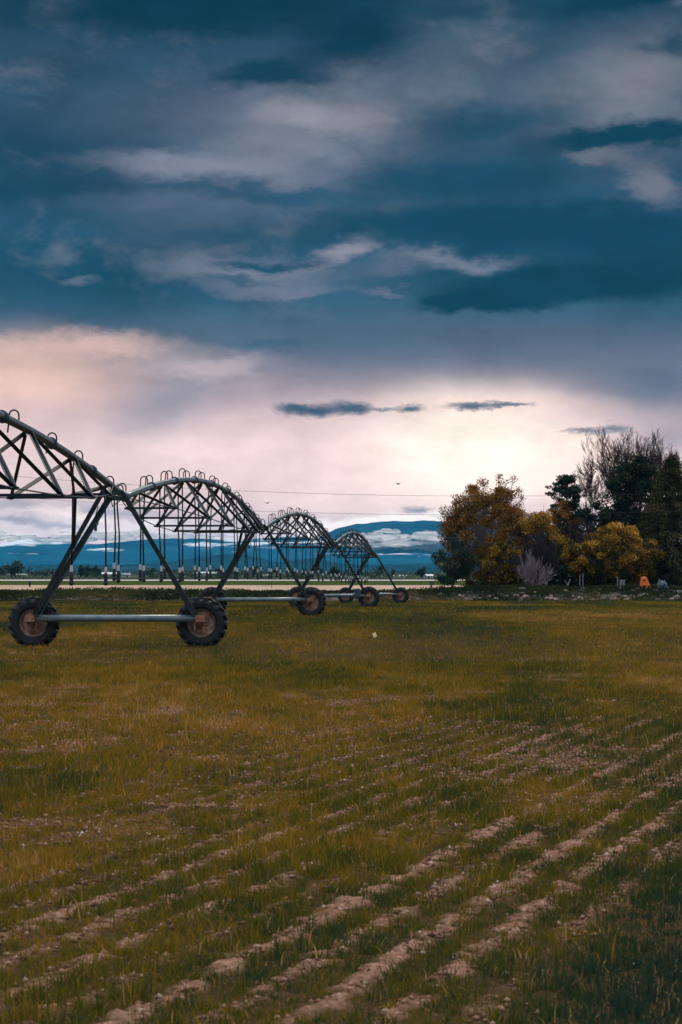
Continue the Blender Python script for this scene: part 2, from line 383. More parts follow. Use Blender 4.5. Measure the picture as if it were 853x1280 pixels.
# ------------------------------------------------------------------ irrigation machine
T = [(-8.0, 19.5), (-5.51, 64.0), (-3.36, 109.0), (-.49, 152.0), (2.39, 198.0)]
def gz(x, y): return float(terr(x, y))
root = empty('irrigation_machine', (T[1][0], T[1][1], 0))
tag(root, 'long wheeled centre pivot irrigation machine of arched steel pipe spans across the field', 'irrigation machine')
RX, RY = T[1]
def W(p): return (p[0]-RX, p[1]-RY, p[2])          # world point to the machine's frame
PH = 3.62; BOW = 1.10
heads = []
NB = 8
for si in range(4):
    (x0, y0), (x1, y1) = T[si], T[si+1]
    _l = math.hypot(x1-x0, y1-y0); JX, JY = (x1-x0)/_l*1.7, (y1-y0)/_l*1.7
    x0 += JX; y0 += JY; x1 += JX; y1 += JY
    z0, z1 = gz(x0, y0)+PH+.08, gz(x1, y1)+PH+.08
    if si == 3: pass
    L_ = math.hypot(x1-x0, y1-y0); ux, uy = (x1-x0)/L_, (y1-y0)/L_; nx_, ny_ = uy, -ux     # nx: to the right seen along the line
    def P(t, w=0.0, dz=0.0, rel=None):
        z = z0*(1-t)+z1*t + (BOW*4*t*(1-t)*(1-.12*(2*t-1)**2) if rel is None else rel) + dz
        return Vector(W((x0+(x1-x0)*t+nx_*w, y0+(y1-y0)*t+ny_*w, z)))
    # pipe
    mb = MB(); n = 40
    mb.tube([P(i/n) for i in range(n+1)], .085, 14)
    for j in range(0, 9):
        t = j/8
        for dt in (-.0012, .0012):
            tt = min(max(t+dt, 0.0005), .9995)
            mb.tube([P(max(tt-.0005, 0)), P(min(tt+.0005, 1))], .125, 12)
    pipe = mb.build('span_pipe', M['galv'], root, smooth=False)
    for p in pipe.data.polygons:
        if len(p.vertices) == 4: p.use_smooth = True
    # truss nodes
    def nodew(i): return [0, .66, 1.02, 1.2, 1.25, 1.12, .85, .40][i]
    def nodez(i): return [0, -.17, -.32, -.45, -.52, -.48, -.36, -.13][i]
    nodes = {}
    for sd in (-1, 1):
        for i in range(1, 8): nodes[(sd, i)] = P(i/8+.0, sd*nodew(i), 0, rel=nodez(i)+.02)
    mb = MB()
    for sd in (-1, 1):
        pts = [P(.004, sd*.12, -.05)] + [nodes[(sd, i)] for i in range(1, 8)] + [P(.996, sd*.12, -.05)]
        for a, b in zip(pts[:-1], pts[1:]): mb.tube([a, b], .015, 6)
        for i in range(1, 8):
            for k in (-1, 1):
                q_ = P((i+.5*k)/8, sd*.05, -.07)
                mb.angle(q_, nodes[(sd, i)], .075, .012, roll=.7*sd)
            mb.box(nodes[(sd, i)], (.15, .19, .05))
    tr = mb.build('truss', M['truss'], root)
    for i in range(1, 8):
        c = MB().angle(nodes[(-1, i)], nodes[(1, i)], .06, .012).build('cross_bar', M['truss'], tr)
    # hooks and drops
    if si == 0:
        hs = [(s, 0) for s in (.10, .22, .34, .45, .56, .665, .765, .845, .955, .992)]; nodrop = {5, 6}
    else:
        hs = []
        for k in range(9):
            c = (5.3+4.75*k)/L_ if si == 1 else (4.6+4.75*k)/L_
            if c < .985: hs += [(c-.55/L_, 0), (c+.6/L_, 1)]
        hs = [(.006, 0)] + hs; nodrop = set()
        if si == 3: hs = hs[:-1]
    for k, (t, alt) in enumerate(hs):
        sway = random.uniform(-.07, .07)
        hh = (.15 if si else .11)-.035*alt+random.uniform(-.02, .02); dz_ = random.uniform(-.01, .02)
        base = P(t, 0, .07); side = -1
        ctr = P(t, side*.095, .07+hh)
        latv = (P(t, 1)-P(t, 0)).normalized()
        pts = [base, base+Vector((0, 0, hh*.55))]
        for j in range(0, 9):
            th = PI*j/8
            pts.append(ctr + latv*(.095*math.cos(th)) + Vector((0, 0, .095*math.sin(th)*1.1)))
        e = pts[-1]; pts += [e+Vector((0, 0, -hh*.6)), e+latv*(-.03)+Vector((0, 0, -hh-.22))]
        MB().tube(pts, .017, 7).build('gooseneck', M['hose'], pipe, smooth=True)
        if k in nodrop: continue
        end = pts[-1]; gx, gy = end.x+RX, end.y+RY
        zb = gz(gx, gy)+1.9+random.uniform(-.07, .09)
        bot = Vector((end.x+sway, end.y+random.uniform(-.06, .06), zb))
        mid = (end+bot)/2 + Vector((random.uniform(-.045, .045), random.uniform(-.1, .1), 0))
        h_ = MB().tube([end, end+Vector((0, 0, -.1)), mid, bot], .021, 7).build('drop_hose', M['hose'], root, smooth=True)
        c_ = MB().tube([bot+Vector((0, 0, .10)), bot, bot-Vector((0, 0, .05))], [.028, .036, .034], 8).build('hose_fitting', M['plastic'], h_)
        w_ = MB().tube([bot-Vector((0, 0, .05)), bot-Vector((0, 0, .12)), bot-Vector((0, 0, .26)), bot-Vector((0, 0, .30)), bot-Vector((0, 0, .36))], [.03, .044, .044, .06, .025], 8).build('sprinkler_weight', M['hose'], h_)

def wheel_meshes():
    R = .635; w = .17
    t = MB()
    prof = [(.345, -w*.72), (.40, -w*.95), (.49, -w*1.02), (.550, -w*.9), (.568, -w*.5), (.574, 0), (.568, w*.5), (.550, w*.9), (.49, w*1.02), (.40, w*.95), (.345, w*.72)]
    t.ring(prof, (0, 0, 0), seg=56)
    nl = 17
    for k in range(nl):
        for sd in (-1, 1):
            th0 = 2*PI*(k+(.5 if sd > 0 else 0))/nl
            vs = []
            # chevron lug: from centre line outwards, trailing
            for (o, dt) in ((.0, 0), (.55, .10), (1.04, .20)):
                th = th0+dt
                for (rr, hw) in ((.575 if o < 1 else .545, .062), (R if o < 1 else R-.010, .050)):
                    for s_ in (-1, 1):
                        a = th+s_*hw*1.0
                        vs.append((rr*math.cos(a), sd*o*w, rr*math.sin(a)))
            fs = []
            for j in range(2):
                q = j*4; r_ = q+4
                fs += [(q, r_, r_+2, q+2), (q+1, q+3, r_+3, r_+1), (q+2, r_+2, r_+3, q+3)]
            fs += [(0, 2, 3, 1), (8, 9, 11, 10)]
            t.add(vs, fs)
            # side bar down the shoulder
            th = th0+.20
            vs = []
            for (rr, oo) in ((.612, 1.04), (.50, 1.10)):
                for s_ in (-1, 1):
                    a = th+s_*.045; vs.append((rr*math.cos(a), sd*oo*w, rr*math.sin(a)))
            for (rr, oo) in ((.60, .9), (.50, .95)):
                for s_ in (-1, 1):
                    a = th+s_*.06; vs.append((rr*math.cos(a), sd*oo*w, rr*math.sin(a)))
            t.add(vs, [(0, 1, 3, 2), (0, 2, 6, 4), (1, 5, 7, 3), (2, 3, 7, 6), (0, 4, 5, 1)])
    tyre = t.mesh('tyre')
    r = MB()
    r.ring([(.350, -w*.74), (.372, -w*.80), (.372, -w*.70), (.34, -w*.62), (.30, -w*.45), (.29, w*.45), (.34, w*.62), (.372, w*.7), (.372, w*.8), (.350, w*.74), (.325, w*.5), (.32, -w*.5)], (0, 0, 0), seg=48)
    # dished disc
    r.ring([(.31, -.03), (.22, -.055), (.16, -.04), (.08, -.045), (.0001, -.045), (.0001, -.03), (.16, -.025), (.22, -.04), (.31, -.015)], (0, 0, 0), seg=40)
    rim = r.mesh('rim')
    h = MB(); h.ring([(.0001, -.16), (.055, -.16), (.075, -.13), (.075, -.05), (.0001, -.05)], (0, 0, 0), seg=16)
    for k in range(8):
        a = 2*PI*k/8+.2; h.tube([(.125*math.cos(a), -.075, .125*math.sin(a)), (.125*math.cos(a), -.03, .125*math.sin(a))], .016, 6)
    hub = h.mesh('hub')
    return tyre, rim, hub
tyre_me, rim_me, hub_me = wheel_meshes()
for me in (tyre_me,): me.materials.append(M['rubber'])
rim_me.materials.append(M['rim']); hub_me.materials.append(M['black'])

for ti, (tx, ty) in enumerate(T):
    if ti == 0: a_, b_ = T[0], T[1]
    elif ti == len(T)-1: a_, b_ = T[-2], T[-1]
    else: a_, b_ = T[ti-1], T[ti+1]
    L_ = math.hypot(b_[0]-a_[0], b_[1]-a_[1]); ux, uy = (b_[0]-a_[0])/L_, (b_[1]-a_[1])/L_
    ax, ay = uy, -ux                       # across (wheel travel direction)
    g0 = gz(tx, ty)
    def Q(a, u, z): return Vector(W((tx+ax*a+ux*u, ty+ay*a+uy*u, g0+z)))
    HB = 2.07; BZ = .69
    # base beam
    mb = MB().tube([Q(-HB+.05, 0, BZ), Q(HB-.05, 0, BZ)], .085, 16)
    beam = mb.build('base_beam', M['beam'], root, smooth=True)
    tri = .0
    rz = math.atan2(ay, ax)
    for sd in (-1, 1):
        c = Q(sd*(HB+.02), -.0, BZ-.0)
        g = MB().box(c, (.24, .22, .17), rz, .95)
        g.box(Q(sd*(HB+.10), .03, BZ-.20), (.05, .10, .30), rz)
        g.box(Q(sd*(HB-.12), .03, BZ-.16), (.03, .10, .26), rz)
        g.tube([Q(sd*HB, .05, BZ-.13), Q(sd*HB, .30, BZ-.13)], .05, 10)
        g.build('gearbox_bracket', M['rust'], root)
        # legs: two per side, spread along the pipe at the top
        for k, u in enumerate((-.55, .55)):
            top = Q(sd*.20, u, PH+.10-u*.10); bot = Q(sd*(HB-.10-.05*k), u*.12, BZ+.06)
            lg = MB().angle(bot, top, .115, .016, roll=(.4 if sd > 0 else -.4)).build('tower_leg', M['leg'], root)
        w = bpy.data.objects.new('wheel', tyre_me); COL.objects.link(w); w.parent = root; w.name = 'wheel'
        w.location = Q(sd*HB+.02, .33, .575); w.rotation_euler = (0, random.uniform(0, 2), 0)
        w.rotation_mode = 'XYZ'; w.rotation_euler = (0, random.uniform(0, 1.5), rz)
        for nm, me in (('rim', rim_me), ('hub', hub_me)):
            r_ = bpy.data.objects.new(nm, me); COL.objects.link(r_); r_.parent = w
    # joint at the top of the tower
    j = MB().tube([Q(0, 1.35, PH+.11), Q(0, 1.55, PH+.09), Q(0, 1.7, PH+.08), Q(0, 1.85, PH+.09), Q(0, 2.05, PH+.11)], [.10, .135, .115, .135, .10], 14)
    j.tube([Q(0, 1.38, PH+.13), Q(-.28, 1.3, PH-.02), Q(-.30, 1.6, PH-.16), Q(-.22, 1.95, PH-.05), Q(0, 2.0, PH+.13)], .016, 6)
    j.build('pipe_joint', M['galv'], root)
    j = MB(); j.box(Q(0, -.55, PH+.12), (.46, .04, .12), rz); j.box(Q(0, .55, PH+.02), (.46, .04, .12), rz)
    j.tube([Q(-.20, -.55, PH+.1), Q(-.20, .55, PH+.0)], .03, 6); j.tube([Q(.20, -.55, PH+.1), Q(.20, .55, PH+.0)], .03, 6)
    j.build('tower_head', M['galv'], root)
    # brace dropping from the last truss node to the left leg
    if ti > 0:
        pa = T[ti-1]; Ls = math.hypot(tx-pa[0], ty-pa[1])
        f = 1.15/2.05
        legp = Q(-.16-(HB-.26)*.62, -.1, PH-.14-(PH-.14-BZ)*.62*.98)
        nd = Vector(W((tx-(tx-pa[0])/Ls*(Ls/8-1.7)-.40*((ty-pa[1])/Ls), ty-(ty-pa[1])/Ls*(Ls/8-1.7)+.40*((tx-pa[0])/Ls), gz(tx, ty)+PH-.01)))
        legp = Q(-1.02, -.22, 2.42)
        MB().angle(nd, legp, .09, .014).build('leg_brace', M['truss'], root)
        # drive shaft line between the wheels under the beam and the motor
        mo = MB().tube([Q(.1, .10, BZ-.11), Q(.42, .10, BZ-.11)], .09, 12); mo.tube([Q(-HB+.15, .12, BZ-.13), Q(HB-.15, .12, BZ-.13)], .018, 6)
        if ti in (3,):
            bx = MB().box(Q(1.45, -.08, BZ+.22), (.36, .16, .34), rz, .9).build('control_box', M['galv'], root)
        # small drain valve hanging on the left leg
        vb = Q(-.42, -.45, PH-.55)
        v = MB().tube([Q(-.35, -.5, PH-.2), vb+Vector((0, 0, .12)), vb], .012, 6); v.ring([(.05, -.012), (.075, -.012), (.075, .012), (.05, .012)], vb-Vector((0, 0, .07)), seg=14)
        v.tube([vb-Vector((0, 0, .14)), vb-Vector((0, 0, .26))], .035, 8)
        v.build('drain_valve', M['hose'], root)

# ------------------------------------------------------------------ bank with weeds and rocks
def bank_h(x, y):
    c = 221.0+1.5*np.sin(x*.05)
    e = np.clip(1-((y-c)/7.0)**2, 0, 1)
    return (.42+.34*np.clip((x-3)/9, 0, 1)+.30*fbm(x*.12, y*.12, 8, 3)+.25*(fbm(x*.6, y*.6, 9, 3)-.3))*e - .06
def build_bank():
    xs = np.arange(-75, 80, .5); ys = np.arange(213.5, 229, .5)
    X, Y = np.meshgrid(xs, ys); Z = terr(X, Y)+bank_h(X, Y)
    nx, ny = len(xs), len(ys)
    i = np.arange(ny-1)[:, None]*nx+np.arange(nx-1)[None, :]
    me = np_mesh('bank', np.stack([X, Y, Z], -1).reshape(-1, 3), [np.stack([i, i+1, i+nx+1, i+nx], -1).reshape(-1, 4)])
    m = worn('bank_soil', [(.3, (.02, .022, .014)), (.55, (.05, .042, .028)), (.75, (.15, .10, .07))], .8, 0, .95, .4, 3)
    o = link('bank', me, m, smooth=True); tag(o, kind='structure')
build_bank()
M['weeds'] = leafmat('weed_leaves', [(0, (.018, .026, .014)), (.3, (.035, .05, .018)), (.55, (.06, .07, .022)), (.75, (.13, .085, .035)), (1, (.24, .17, .11))], .3)
def leaf_quads(C, size, g, tint, flat=0.0):
    n = len(C); a = g.normal(size=(n, 3)); a /= np.linalg.norm(a, axis=1)[:, None]
    b = g.normal(size=(n, 3)); b -= a*(a*b).sum(1)[:, None]; b /= np.linalg.norm(b, axis=1)[:, None]
    if flat: a[:, 2] *= (1-flat); b[:, 2] *= (1-flat)
    s = (size*g.uniform(.6, 1.35, n))[:, None]
    V = np.stack([C-a*s, C+b*s*.6, C+a*s, C-b*s*.6], 1).reshape(-1, 3)
    i = np.arange(n)*4
    return V, np.stack([i, i+1, i+2, i+3], -1), np.repeat(tint, 4)
def build_weeds():
    g = np.random.default_rng(15)
    n = 10500; x = g.uniform(-50, 55, n); y = g.uniform(213.3, 227.5, n)
    k = (fbm(x*.35, y*.35, 40, 3) > .30) & ~((y < 216.5) & (x > 4) & (g.random(n) < .45)); x, y = x[k], y[k]; n = len(x)
    hgt = g.uniform(.10, .42, n)*(.5+fbm(x*.15, y*.2, 41, 2)); z = terr(x, y)+bank_h(x, y)
    per = 16
    C = np.stack([np.repeat(x, per)+g.normal(0, .28, n*per), np.repeat(y, per)+g.normal(0, .28, n*per), np.repeat(z, per)+g.random(n*per)*np.repeat(hgt, per)], -1)
    t = np.repeat(np.clip(.34+(fbm(x*.2, y*.2, 43, 3)-.5)*1.3+g.normal(0, .1, n), 0, 1), per)+g.normal(0, .1, n*per)
    V, Fq, A = leaf_quads(C, np.full(n*per, .085), g, np.clip(t, 0, 1))
    me = np_mesh('weeds', V, [Fq], attr=A); o = link('weeds', me, M['weeds'])
    tag(o, 'low dark green and brown weeds covering the bank at the far field edge', 'weeds', kind='stuff')
build_weeds()
def rock_mesh(seed, sx, sy, sz):
    import bmesh
    g = random.Random(seed); bm = bmesh.new(); bmesh.ops.create_icosphere(bm, subdivisions=2, radius=1.0)
    dirs = [Vector((g.gauss(0, 1), g.gauss(0, 1), g.gauss(0, 1))).normalized() for _ in range(9)]
    cut = [g.uniform(.55, .85) for _ in range(9)]
    for v in bm.verts:
        p = v.co.copy()
        for d, c in zip(dirs, cut):
            k = p.dot(d)
            if k > c: p -= d*(k-c)
        v.co = Vector((p.x*sx, p.y*sy, p.z*sz))
    me = bpy.data.meshes.new('rock'); bm.to_mesh(me); bm.free(); return me
rock_kinds = []
for k in range(7):
    sx = random.uniform(.25, .6); me = rock_mesh(k, sx, sx*random.uniform(.6, 1), sx*random.uniform(.4, .7)); me.materials.append(M['rock'] if k % 2 == 0 else M['rock2']); rock_kinds.append(me)
def rock(px, w, h, label, mat, yy=215.0, pyb=751.5, seed=1, tilt=0):
    me = rock_mesh(seed, w/F*yy/2*1.15, w/F*yy/2*.7, h/F*yy*.62); me.materials.append(mat)
    o = bpy.data.objects.new('rock', me); COL.objects.link(o)
    x = PX(px, yy); o.location = (x, yy, gz(x, yy)+float(max(bank_h(x, yy), 0))+h/F*yy*.30); o.rotation_euler = (0, tilt, 0)
    tag(o, label, 'rock'); return o
rock(655, 17, 9, 'large pinkish tilted slab of rock at the foot of the pale bare bush', M['rock'], 214.6, seed=21, tilt=-.5)
rock(688, 15, 6, 'long flat pinkish rock just right of the tilted slab', M['rock'], 214.6, seed=22)
rock(725, 13, 7, 'pinkish boulder on the field edge below the two grey poles', M['rock'], 214.6, seed=23)
rock(768, 12, 6, 'pale broad boulder at the field edge left of the orange bin', M['rock'], 214.6, seed=24)
rock(846, 13, 8, 'pale boulder at the right end of the rocky bank', M['rock'], 214.6, seed=25)
rock(806, 11, 3, 'flat pale stone halfway up the bank in front of the orange bin', M['rock'], 217.5, seed=26)
g_ = random.Random(3)
for k in range(120):
    px = g_.uniform(505, 905) if k < 104 else g_.uniform(300, 505)
    yy = g_.uniform(214.2, 217.5) if g_.random() < .8 else g_.uniform(217, 222)
    o = bpy.data.objects.new('rock', rock_kinds[g_.randrange(7)]); COL.objects.link(o)
    x = PX(px, yy); s_ = g_.uniform(.25, .85)*(1 if px > 505 else .7)
    o.location = (x, yy, gz(x, yy)+float(max(bank_h(x, yy), 0))+.10*s_)
    o.scale = (s_, s_, s_); o.rotation_euler = (g_.uniform(-.3, .3), g_.uniform(-.3, .3), g_.uniform(0, 6))
    tag(o, 'small rough rock in the rubble line along the weedy bank at the field edge', 'rock', 'rubble rocks along the far field edge')

# ------------------------------------------------------------------ trees
def segs_mesh(name, segs, sides=5):
    """segs: list of (p0,p1,r0,r1) -> one mesh of tapered prisms"""
    P0 = np.array([s[0] for s in segs], float); P1 = np.array([s[1] for s in segs], float)
    r0 = np.array([s[2] for s in segs]); r1 = np.array([s[3] for s in segs])
    d = P1-P0; d /= np.maximum(np.linalg.norm(d, axis=1), 1e-6)[:, None]
    up = np.where(np.abs(d[:, 2:3]) < .9, np.array([[0, 0, 1.]]), np.array([[1., 0, 0]]))
    a = np.cross(d, up); a /= np.linalg.norm(a, axis=1)[:, None]; b = np.cross(a, d)
    vs = []
    for P_, r in ((P0-d*.0, r0), (P1+d*r1[:, None]*.3, r1)):
        for k in range(sides):
            th = 2*PI*k/sides; vs.append(P_+(a*math.cos(th)+b*math.sin(th))*r[:, None])
    V = np.stack(vs, 1).reshape(-1, 3); n = len(segs); base = np.arange(n)*(2*sides)
    fs = [np.stack([base+k, base+(k+1) % sides, base+sides+(k+1) % sides, base+sides+k], -1) for k in range(sides)]
    return np_mesh(name, V, [np.concatenate(fs)])
def nrm(v): return v/max(np.linalg.norm(v), 1e-9)
def grow(g, p, d, length, r, depth, out, spread=.5, up=.15, nseg=3, kids=3, shrink=.68, rmin=.012, tips=None, start=.35):
    pts = [p]; rr = [r]
    for i in range(nseg):
        d = nrm(d+g.normal(0, .10, 3)+np.array([0, 0, up*.5]))
        p2 = p+d*length/nseg; r2 = max(r*(1-.30/nseg*(1 if depth else 1.8)*1.4), rmin)
        out.append((p, p2, r, r2)); p, r = p2, r2; pts.append(p); rr.append(r)
    if tips is not None: tips.append((p, depth))
    if depth <= 0: return
    for k in range(kids):
        f = start+(1-start)*(k+g.random()*.8)/kids; f = min(f, 1)
        i = min(int(f*nseg), nseg-1); q = pts[i]+(pts[i+1]-pts[i])*(f*nseg-i)
        ax = nrm(g.normal(size=3)); lat = nrm(ax-d*np.dot(ax, d))
        nd = nrm(d*math.cos(spread)+lat*math.sin(spread)+np.array([0, 0, up]))
        grow(g, q, nd, length*shrink*g.uniform(.75, 1.15), max(rr[i]*.55, rmin), depth-1, out, spread, up, nseg, kids, shrink, rmin, tips, start)
def base_z(x, y): return gz(x, y)+float(max(bank_h(x, y), 0))

def clump_tree(name, px, d, top, hw, seed, mats, label, cat, nclump=60, leaves=260, leaf=.085, low=.12, cr=.75, tintf=None, trunk_r=.16, shape=1.0, parts=('trunk', 'crown'), squash=.8, lean=0.0, sizev=.5, group=None, irregular=.22, hollow=.45):
    """broad tree: px centre, d distance, top = py of the top, hw = half width in px"""
    g = np.random.default_rng(seed)
    x = PX(px, d); z0 = base_z(x, d); H = PZ(top, d)-z0; R = hw/F*d
    root = empty(name, (x, d, z0)); tag(root, label, cat, group)
    zl = H*low; cz = (H+zl)/2; ez = (H-zl)/2
    cl = []
    while len(cl) < nclump:
        v = nrm(g.normal(size=3)); rad = g.uniform(hollow, 1)**.6
        k = 1+irregular*(fbm(np.array([v[0]*1.7+seed]), np.array([v[2]*1.7+v[1]]), seed, 2)[0]-.5)*2
        wz = v[2]*rad
        wide = (1-.35*shape*max(wz, 0)**2)
        c = np.array([v[0]*R*rad*wide*k, v[1]*R*rad*wide*k*.85, cz+wz*ez*k])
        c[2] = min(c[2], H-cr*.3)
        cl.append(c)
    out = []; th = max(H*.30, zl*.9)
    out.append((np.array([0, 0, -.15]), np.array([lean*.5, 0, th*.5]), trunk_r*1.2, trunk_r)); out.append((np.array([lean*.5, 0, th*.5]), np.array([lean, 0, th]), trunk_r, trunk_r*.8))
    top_p = np.array([lean, 0, th])
    for c in cl:
        st = top_p*g.uniform(.55, 1.0) if g.random() < .5 else top_p
        m1 = st+(c-st)*.5+np.array([0, 0, .12*H*g.uniform(-.2, .6)])+g.normal(0, .12, 3)
        out.append((st, m1, trunk_r*.36, trunk_r*.2)); out.append((m1, c, trunk_r*.2, .018))
        for _ in range(3):
            e = c+g.normal(0, cr*.6, 3); out.append((c+(m1-c)*.2, e, .02, .009))
    link(parts[0], segs_mesh(parts[0], out, 5), mats[0], root)
    Cs = []; Ts = []
    for c in cl:
        n = int(leaves*.72*g.uniform(1-sizev, 1+sizev)); s = cr*g.uniform(.45, 1.0)
        q = g.normal(size=(n, 3)); q *= (g.random(n)**.45/np.maximum(np.linalg.norm(q, axis=1), .01))[:, None]
        q *= np.array([s, s, s*squash]); q += g.normal(0, .07, (n, 3))
        Cs.append(c+q)
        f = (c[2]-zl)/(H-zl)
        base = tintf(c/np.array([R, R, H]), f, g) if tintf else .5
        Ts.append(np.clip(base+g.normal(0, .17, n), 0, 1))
    C = np.concatenate(Cs); Tt = np.concatenate(Ts); C[:, 2] = np.maximum(C[:, 2], .1)
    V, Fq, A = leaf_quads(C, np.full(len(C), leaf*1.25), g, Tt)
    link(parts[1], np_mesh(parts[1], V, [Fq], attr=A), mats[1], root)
    return root
def bare_tree(name, px, d, top, seed, mat, label, cat, stems=5, depth=4, spread=.38, up=.22, r=.09, fan=.45, kids=4, shrink=.62, base_h=0.0, group=None, hw=None, rmin=.012, nseg=3):
    g = np.random.default_rng(seed); x = PX(px, d); z0 = base_z(x, d); H = PZ(top, d)-z0
    root = empty(name, (x, d, z0)); tag(root, label, cat, group)
    out = []
    if base_h: out.append((np.array([0, 0, -.2]), np.array([0, 0, base_h*H]), r*2.0, r*1.6))
    tot = sum(shrink**i*.85 for i in range(depth+1))*.62
    for k in range(stems):
        a = g.uniform(0, 2*PI); t = fan*((k+.5)/stems*2-1)+g.normal(0, .06)
        dd = nrm(np.array([math.sin(t), math.sin(fan)*math.sin(a)*.7, math.cos(t)]))
        grow(g, np.array([0, 0, base_h*H*g.uniform(.8, 1) if base_h else -.1]), dd, H*(1-base_h)*.42*g.uniform(.85, 1.1), r*g.uniform(.6, 1), depth, out, spread, up, nseg, kids, shrink, rmin)
    zmax = max(s[1][2] for s in out); k_ = H/zmax
    xm = max(abs(s[1][0]) for s in out); kx = (hw/F*d/xm) if hw else k_
    out = [(s[0]*np.array([kx, kx, k_]), s[1]*np.array([kx, kx, k_]), s[2], s[3]) for s in out]
    link('branches', segs_mesh('branches', out, 3), mat, root)
    return root

M['lf_orange'] = leafmat('rust_leaves', [(0, (.036, .030, .012)), (.3, (.13, .066, .013)), (.55, (.31, .135, .016)), (.75, (.46, .23, .04)), (1, (.70, .50, .25))], .35)
M['lf_yellow'] = leafmat('yellow_green_leaves', [(0, (.020, .030, .014)), (.3, (.055, .058, .018)), (.5, (.22, .15, .022)), (.7, (.56, .26, .022)), (1, (.80, .52, .16))], .3)
M['lf_green'] = leafmat('dull_green_leaves', [(0, (.018, .036, .030)), (.4, (.050, .090, .058)), (.7, (.13, .16, .085)), (1, (.36, .34, .22))], .3)
M['lf_dark'] = leafmat('dark_needles', [(0, (.010, .022, .018)), (.4, (.026, .050, .030)), (.7, (.075, .095, .042)), (1, (.18, .15, .07))], .2)
M['lf_olive'] = leafmat('olive_needles', [(0, (.012, .020, .014)), (.4, (.045, .052, .022)), (.7, (.13, .105, .036)), (1, (.27, .17, .08))], .2)

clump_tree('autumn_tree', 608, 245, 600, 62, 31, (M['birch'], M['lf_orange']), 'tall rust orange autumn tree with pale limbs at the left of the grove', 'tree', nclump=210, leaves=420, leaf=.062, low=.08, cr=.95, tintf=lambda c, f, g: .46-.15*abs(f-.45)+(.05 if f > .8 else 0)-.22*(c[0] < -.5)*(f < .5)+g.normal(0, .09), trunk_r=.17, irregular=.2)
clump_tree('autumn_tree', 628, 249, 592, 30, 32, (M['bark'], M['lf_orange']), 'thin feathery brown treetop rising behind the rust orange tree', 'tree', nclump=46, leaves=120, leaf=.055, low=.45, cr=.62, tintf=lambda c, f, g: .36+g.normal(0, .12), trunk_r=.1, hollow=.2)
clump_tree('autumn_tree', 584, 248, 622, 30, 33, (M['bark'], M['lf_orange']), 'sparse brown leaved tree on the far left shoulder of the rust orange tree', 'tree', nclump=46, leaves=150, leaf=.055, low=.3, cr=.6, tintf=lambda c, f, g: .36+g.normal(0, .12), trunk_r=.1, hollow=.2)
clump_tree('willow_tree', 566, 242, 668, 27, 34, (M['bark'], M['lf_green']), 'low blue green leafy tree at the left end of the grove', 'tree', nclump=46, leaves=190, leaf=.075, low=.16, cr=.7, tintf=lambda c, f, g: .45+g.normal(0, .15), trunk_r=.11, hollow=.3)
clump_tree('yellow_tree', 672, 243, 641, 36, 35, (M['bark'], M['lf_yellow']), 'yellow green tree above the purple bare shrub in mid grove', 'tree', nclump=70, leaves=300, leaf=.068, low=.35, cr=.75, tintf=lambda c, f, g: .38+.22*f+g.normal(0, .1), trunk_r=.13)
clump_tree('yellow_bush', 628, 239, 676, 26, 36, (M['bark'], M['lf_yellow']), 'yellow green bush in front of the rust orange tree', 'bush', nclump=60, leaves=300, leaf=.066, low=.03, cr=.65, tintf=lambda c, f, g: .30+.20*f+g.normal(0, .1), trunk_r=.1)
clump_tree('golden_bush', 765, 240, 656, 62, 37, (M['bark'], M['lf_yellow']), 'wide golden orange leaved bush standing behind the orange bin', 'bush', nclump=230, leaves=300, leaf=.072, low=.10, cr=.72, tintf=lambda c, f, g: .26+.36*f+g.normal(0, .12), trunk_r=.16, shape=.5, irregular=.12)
clump_tree('evergreen_tree', 797, 252, 566, 50, 38, (M['bark'], M['lf_dark']), 'tall round topped dark green evergreen in the middle of the right grove', 'tree', nclump=230, leaves=270, leaf=.09, low=.05, cr=.85, tintf=lambda c, f, g: .38+g.normal(0, .12), trunk_r=.22, shape=1.2)
clump_tree('evergreen_tree', 738, 254, 618, 36, 39, (M['bark'], M['lf_dark']), 'dark evergreen mass behind the left half of the golden bush', 'tree', nclump=80, leaves=240, leaf=.085, low=.03, cr=.85, tintf=lambda c, f, g: .25+g.normal(0, .1), trunk_r=.18)
clump_tree('evergreen_tree', 690, 252, 650, 36, 40, (M['bark'], M['lf_dark']), 'dark evergreen undergrowth behind the purple bare shrub', 'tree', nclump=70, leaves=240, leaf=.085, low=.03, cr=.85, tintf=lambda c, f, g: .25+g.normal(0, .1), trunk_r=.18)
clump_tree('evergreen_tree', 884, 250, 575, 46, 41, (M['bark'], M['lf_dark']), 'dark evergreen at the right edge of the picture', 'tree', nclump=100, leaves=240, leaf=.09, low=.03, cr=.9, tintf=lambda c, f, g: .3+g.normal(0, .1), trunk_r=.2)
clump_tree('brown_tree', 700, 247, 628, 28, 42, (M['twig'], M['lf_orange']), 'small brown and gold tree just below the dark pine', 'tree', nclump=40, leaves=130, leaf=.08, low=.4, cr=.6, tintf=lambda c, f, g: .45+g.normal(0, .15), trunk_r=.1)

